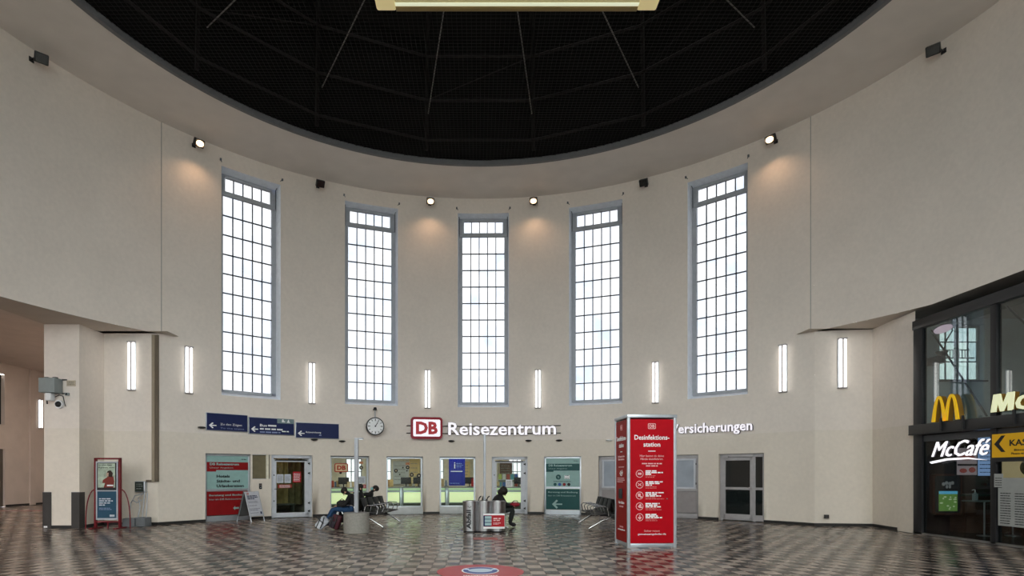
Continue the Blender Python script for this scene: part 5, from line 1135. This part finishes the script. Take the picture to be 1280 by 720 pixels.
straight_letters(c, 'McCafé', 1.70, .37, M_NEON, mat('neon_side', (.2, .18, .22), .5), .0, .03, .45)
MB().plate([(-.06, -.13), (.02, -.115), (.5, -.05), (1.1, -.045), (1.62, -.12), (1.1, -.085), (.5, -.10), (.0, -.175)], -.012, .012).build('underline', M_NEON, c)
c = at_front('checkout_sign', 13.12, 1.96, 'yellow sign with a black left chevron at the right edge', 'sign', x=11.57)
YS = mat('sign_yellow', (.62, .34, .01), .5, emit=(.8, .42, .0), es=.18, var=-1)
sbox(c, 'board', YS, (.9, 0, .26), (1.8, .02, .52)); MB().plate([(.06, .30), (.24, .48), (.33, .48), (.18, .30), (.33, .12), (.24, .12)], -.016, -.010).build('chevron', M_INK, c)
text(c, 'KASSE', .44, .24, -.014, M_INK, h=.14, w=.62, bold=.05); text(c, 'Bitte warten', .55, .13, -.014, M_INK, w=.62, h=.045); text(c, 'Please wait to be seated', .48, .055, -.014, M_INK, w=.80, h=.045)
sbox(c, 'fringe', M_BLK, (.9, 0, -.05), (1.75, .015, .09))
c = at_front('window_notice', 13.02, .45, 'large white printed list taped low on the restaurant glass', 'notice', x=11.62); sbox(c, 'sheet', mat('dim_paper', (.36, .37, .36), .7), (.36, 0, .42), (.74, .006, .84)); sbox(c, 'upper_sheet', mat('dim_paper', (.36, .37, .36), .7), (.40, -.003, .92), (.62, .006, .28))
lines(c, [(.05, .30, .06 + .055 * i, .018) for i in range(13)] + [(.40, .68, .06 + .055 * i, .018) for i in range(13)], -.006, M_INK, seed=31)
c = at_front('window_notice', 13.12, 1.30, 'small white notice beside the yellow sign', 'notice', x=11.62); sbox(c, 'sheet', mat('dim_paper', (.36, .37, .36), .7), (.10, 0, .15), (.22, .006, .30)); lines(c, [(.02, .18, .05 + .05 * i, .015) for i in range(4)], -.006, M_INK, seed=33)
# inside, lower level
c = empty('menu_screen', (12.74, 15.2, 1.56), 0, 'lit menu screen with food pictures behind the cafe lettering', 'screen'); sbox(c, 'casing', M_BLK, (0, .03, .36), (.56, .05, .76))
sbox(c, 'screen', mat('menu_photo', (.4, .3, .3), .4, emit=(.35, .28, .30), es=.7, var=-1), (0, 0, .36), (.52, .01, .70)); MB().ball((0, -.008, .46), (.2, .006, .07)).ball((-.1, -.008, .12), (.1, .006, .06)).ball((.13, -.008, .14), (.09, .006, .07)).build('food_picture', mat('food_red', (.3, .05, .04), .5, emit=(.5, .12, .1), es=.4, var=-1), c)
sbox(c, 'band', M_INK, (0, -.008, .27), (.5, .006, .05))
c = empty('menu_screen', (13.27, 15.2, 1.54), 0, 'pale blue lit menu list screen right of the food pictures', 'screen'); sbox(c, 'casing', M_BLK, (0, .03, .53), (.52, .05, 1.08)); sbox(c, 'screen', mat('menu_blue', (.3, .45, .7), .4, emit=(.36, .55, .95), es=.75, var=-1), (0, 0, .53), (.48, .01, 1.04)); lines(c, [(-.2, .2, .1 + .1 * i, .02) for i in range(9)], -.008, M_NAVY, seed=40)
c = empty('game_terminal', (12.76, 15.85, .48), 0, 'red rimmed wall terminal with a bright underwater picture', 'terminal')
MB().plate(rounded(.80, 1.12, .10, cz=.56), 0, .12).build('rim', mat('terminal_rim', (.10, .022, .012), .4), c); MB().plate(rounded(.68, 1.0, .06, cz=.56), -.012, 0).build('face', M_BLK, c)
sbox(c, 'screen', mat('underwater', (.1, .2, .05), .4, emit=(.10, .20, .04), es=1.2, var=-1), (.0, -.018, .38), (.50, .01, .54)); sbox(c, 'screen_sky', mat('underwater_sky', (.1, .4, .6), .4, emit=(.12, .45, .7), es=.9, var=-1), (0, -.026, .61), (.50, .006, .08))
rg = random.Random(5); q = MB()
for i in range(12): q.ball((rg.uniform(-.2, .2), -.028, rg.uniform(.16, .52)), (rg.uniform(.02, .05), .004, .02), 8)
q.build('fish', mat('fish_white', (.6, .65, .5), .4, emit=(.7, .8, .5), es=.5, var=-1), c)
q = MB()
for x, z, r_ in ((-.12, .84, .05), (-.04, .87, .05), (.05, .85, .05), (.12, .87, .045), (-.03, .77, .035), (.05, .77, .035)): q.ball((x, -.018, z), (r_, .006, .05), 10)
q.build('title', mat('title_grey', (.3, .3, .3), .5, emit=(.4, .4, .4), es=.3, var=-1), c)
c = empty('standing_table', (13.35, 15.0, 0), 0, 'narrow high table with two thin pedestal legs inside the restaurant', 'table'); MB().box((0, 0, .90), (1.5, .42, .035), bev=.008).build('table_top', mat('table_grey', (.22, .24, .22), .4), c)
for x in (-.33, .40): MB().cyl((x, 0, .02), (x, 0, .88), .02, seg=12).build('leg', M_METAL, c); MB().cyl((x, 0, .0), (x, 0, .02), .16, seg=24).build('foot', M_METAL, c)
c = empty('sanitizer_bottle', (12.74, 14.95, .9175), 0, 'clear pump bottle of hand sanitizer on the high table', 'bottle'); MB().prism(rounded(.12, .08, .03), 0, .18).cyl((0, 0, .18), (0, 0, .21), .03, .02).build('bottle_body', mat('bottle_pale', (.35, .42, .44), .25), c); MB().cyl((0, 0, .21), (0, 0, .27), .01).tube([(0, 0, .27), (-.03, 0, .275), (-.08, 0, .26)], .009, 6).build('pump', M_WHITE, c)
c = empty('service_counter', (14.6, 16.0, 0), 0, 'dark wooden service counter in the back of the restaurant', 'counter'); sbox(c, 'body', M_WOOD, (0, 0, .5), (2.9, .5, 1.0)); sbox(c, 'top', M_DKCOUNTER, (0, -.02, 1.02), (3.0, .6, .05)); 
for i in range(5): sbox(c, 'front_board', M_WOOD, (-1.15 + .575 * i, -.26, .5), (.555, .03, .92))
c = empty('kitchen_opening', (15.1, 16.1, 1.45), 0, 'yellow lit kitchen hatch behind the counter at the right edge', 'hatch'); sbox(c, 'lit_panel', mat('kitchen_light', (.6, .5, .3), .5, emit=(.8, .62, .32), es=.55, var=-1), (0, .05, .3), (1.7, .03, .55)); sbox(c, 'hood', M_BLK, (0, -.02, .66), (1.9, .3, .16)); MB().ball((.2, 0, .32), (.35, .06, .26)).build('heat_lamp_shade', mat('shade_cream', (.55, .48, .32), .5), c)
c = empty('pendant_lamp', (13.95, 14.6, 1.85), 0, 'dark bell shaped pendant lamp inside the restaurant', 'lamp'); MB().cyl((0, 0, 0), (0, 0, .2), .16, .08, 20).build('lamp_shade', M_BLK, c); MB().cyl((0, 0, .2), (0, 0, .87), .006, seg=6).build('cord', M_BLK, c)
c = empty('ceiling_light', (14.5, 13.5, 2.70), 0, 'small warm ceiling lamp over the restaurant counter', 'ceiling light'); sbox(c, 'housing', M_BLK, (0, 0, .0), (.7, .2, .04)); sbox(c, 'diffuser', mat('shop_diffuser', (1, 1, 1), .5, emit=(1, .8, .55), es=3, var=-1), (0, 0, -.024), (.6, .14, .01))
# inside, upper level: round lamp on a curved arm
c = empty('arm_lamp', (12.64, 15.9, 4.72), 0, 'round pinkish lamp on a curved arm seen through the upper glass', 'lamp')
MB().box((0, .2, 0), (.10, .5, .22)).cyl((0, 0, .10), (0, 0, .2), .06, .16, 16).build('bracket', M_FRAMEBLK, c); MB().tube([(.05, 0, .2), (.12, 0, .5), (.28, -.02, .78), (.2, -.05, .92), (0, -.05, .90)], .018, 8).build('arm', M_FRAMEBLK, c)
MB().cyl((0, 0, .012), (0, 0, .05), .23, .19, 28).build('lamp_head', M_POLE, c, loc=(0, -.05, .80), rot=(-.38, 0, 0)); MB().cyl((0, 0, 0), (0, 0, .012), .21, seg=28).build('lens', mat('pink_lens', (.7, .5, .6), .4, emit=(1, .72, .85), es=.9, var=-1), c, loc=(0, -.05, .80), rot=(-.38, 0, 0))
bpy.context.view_layer.update()
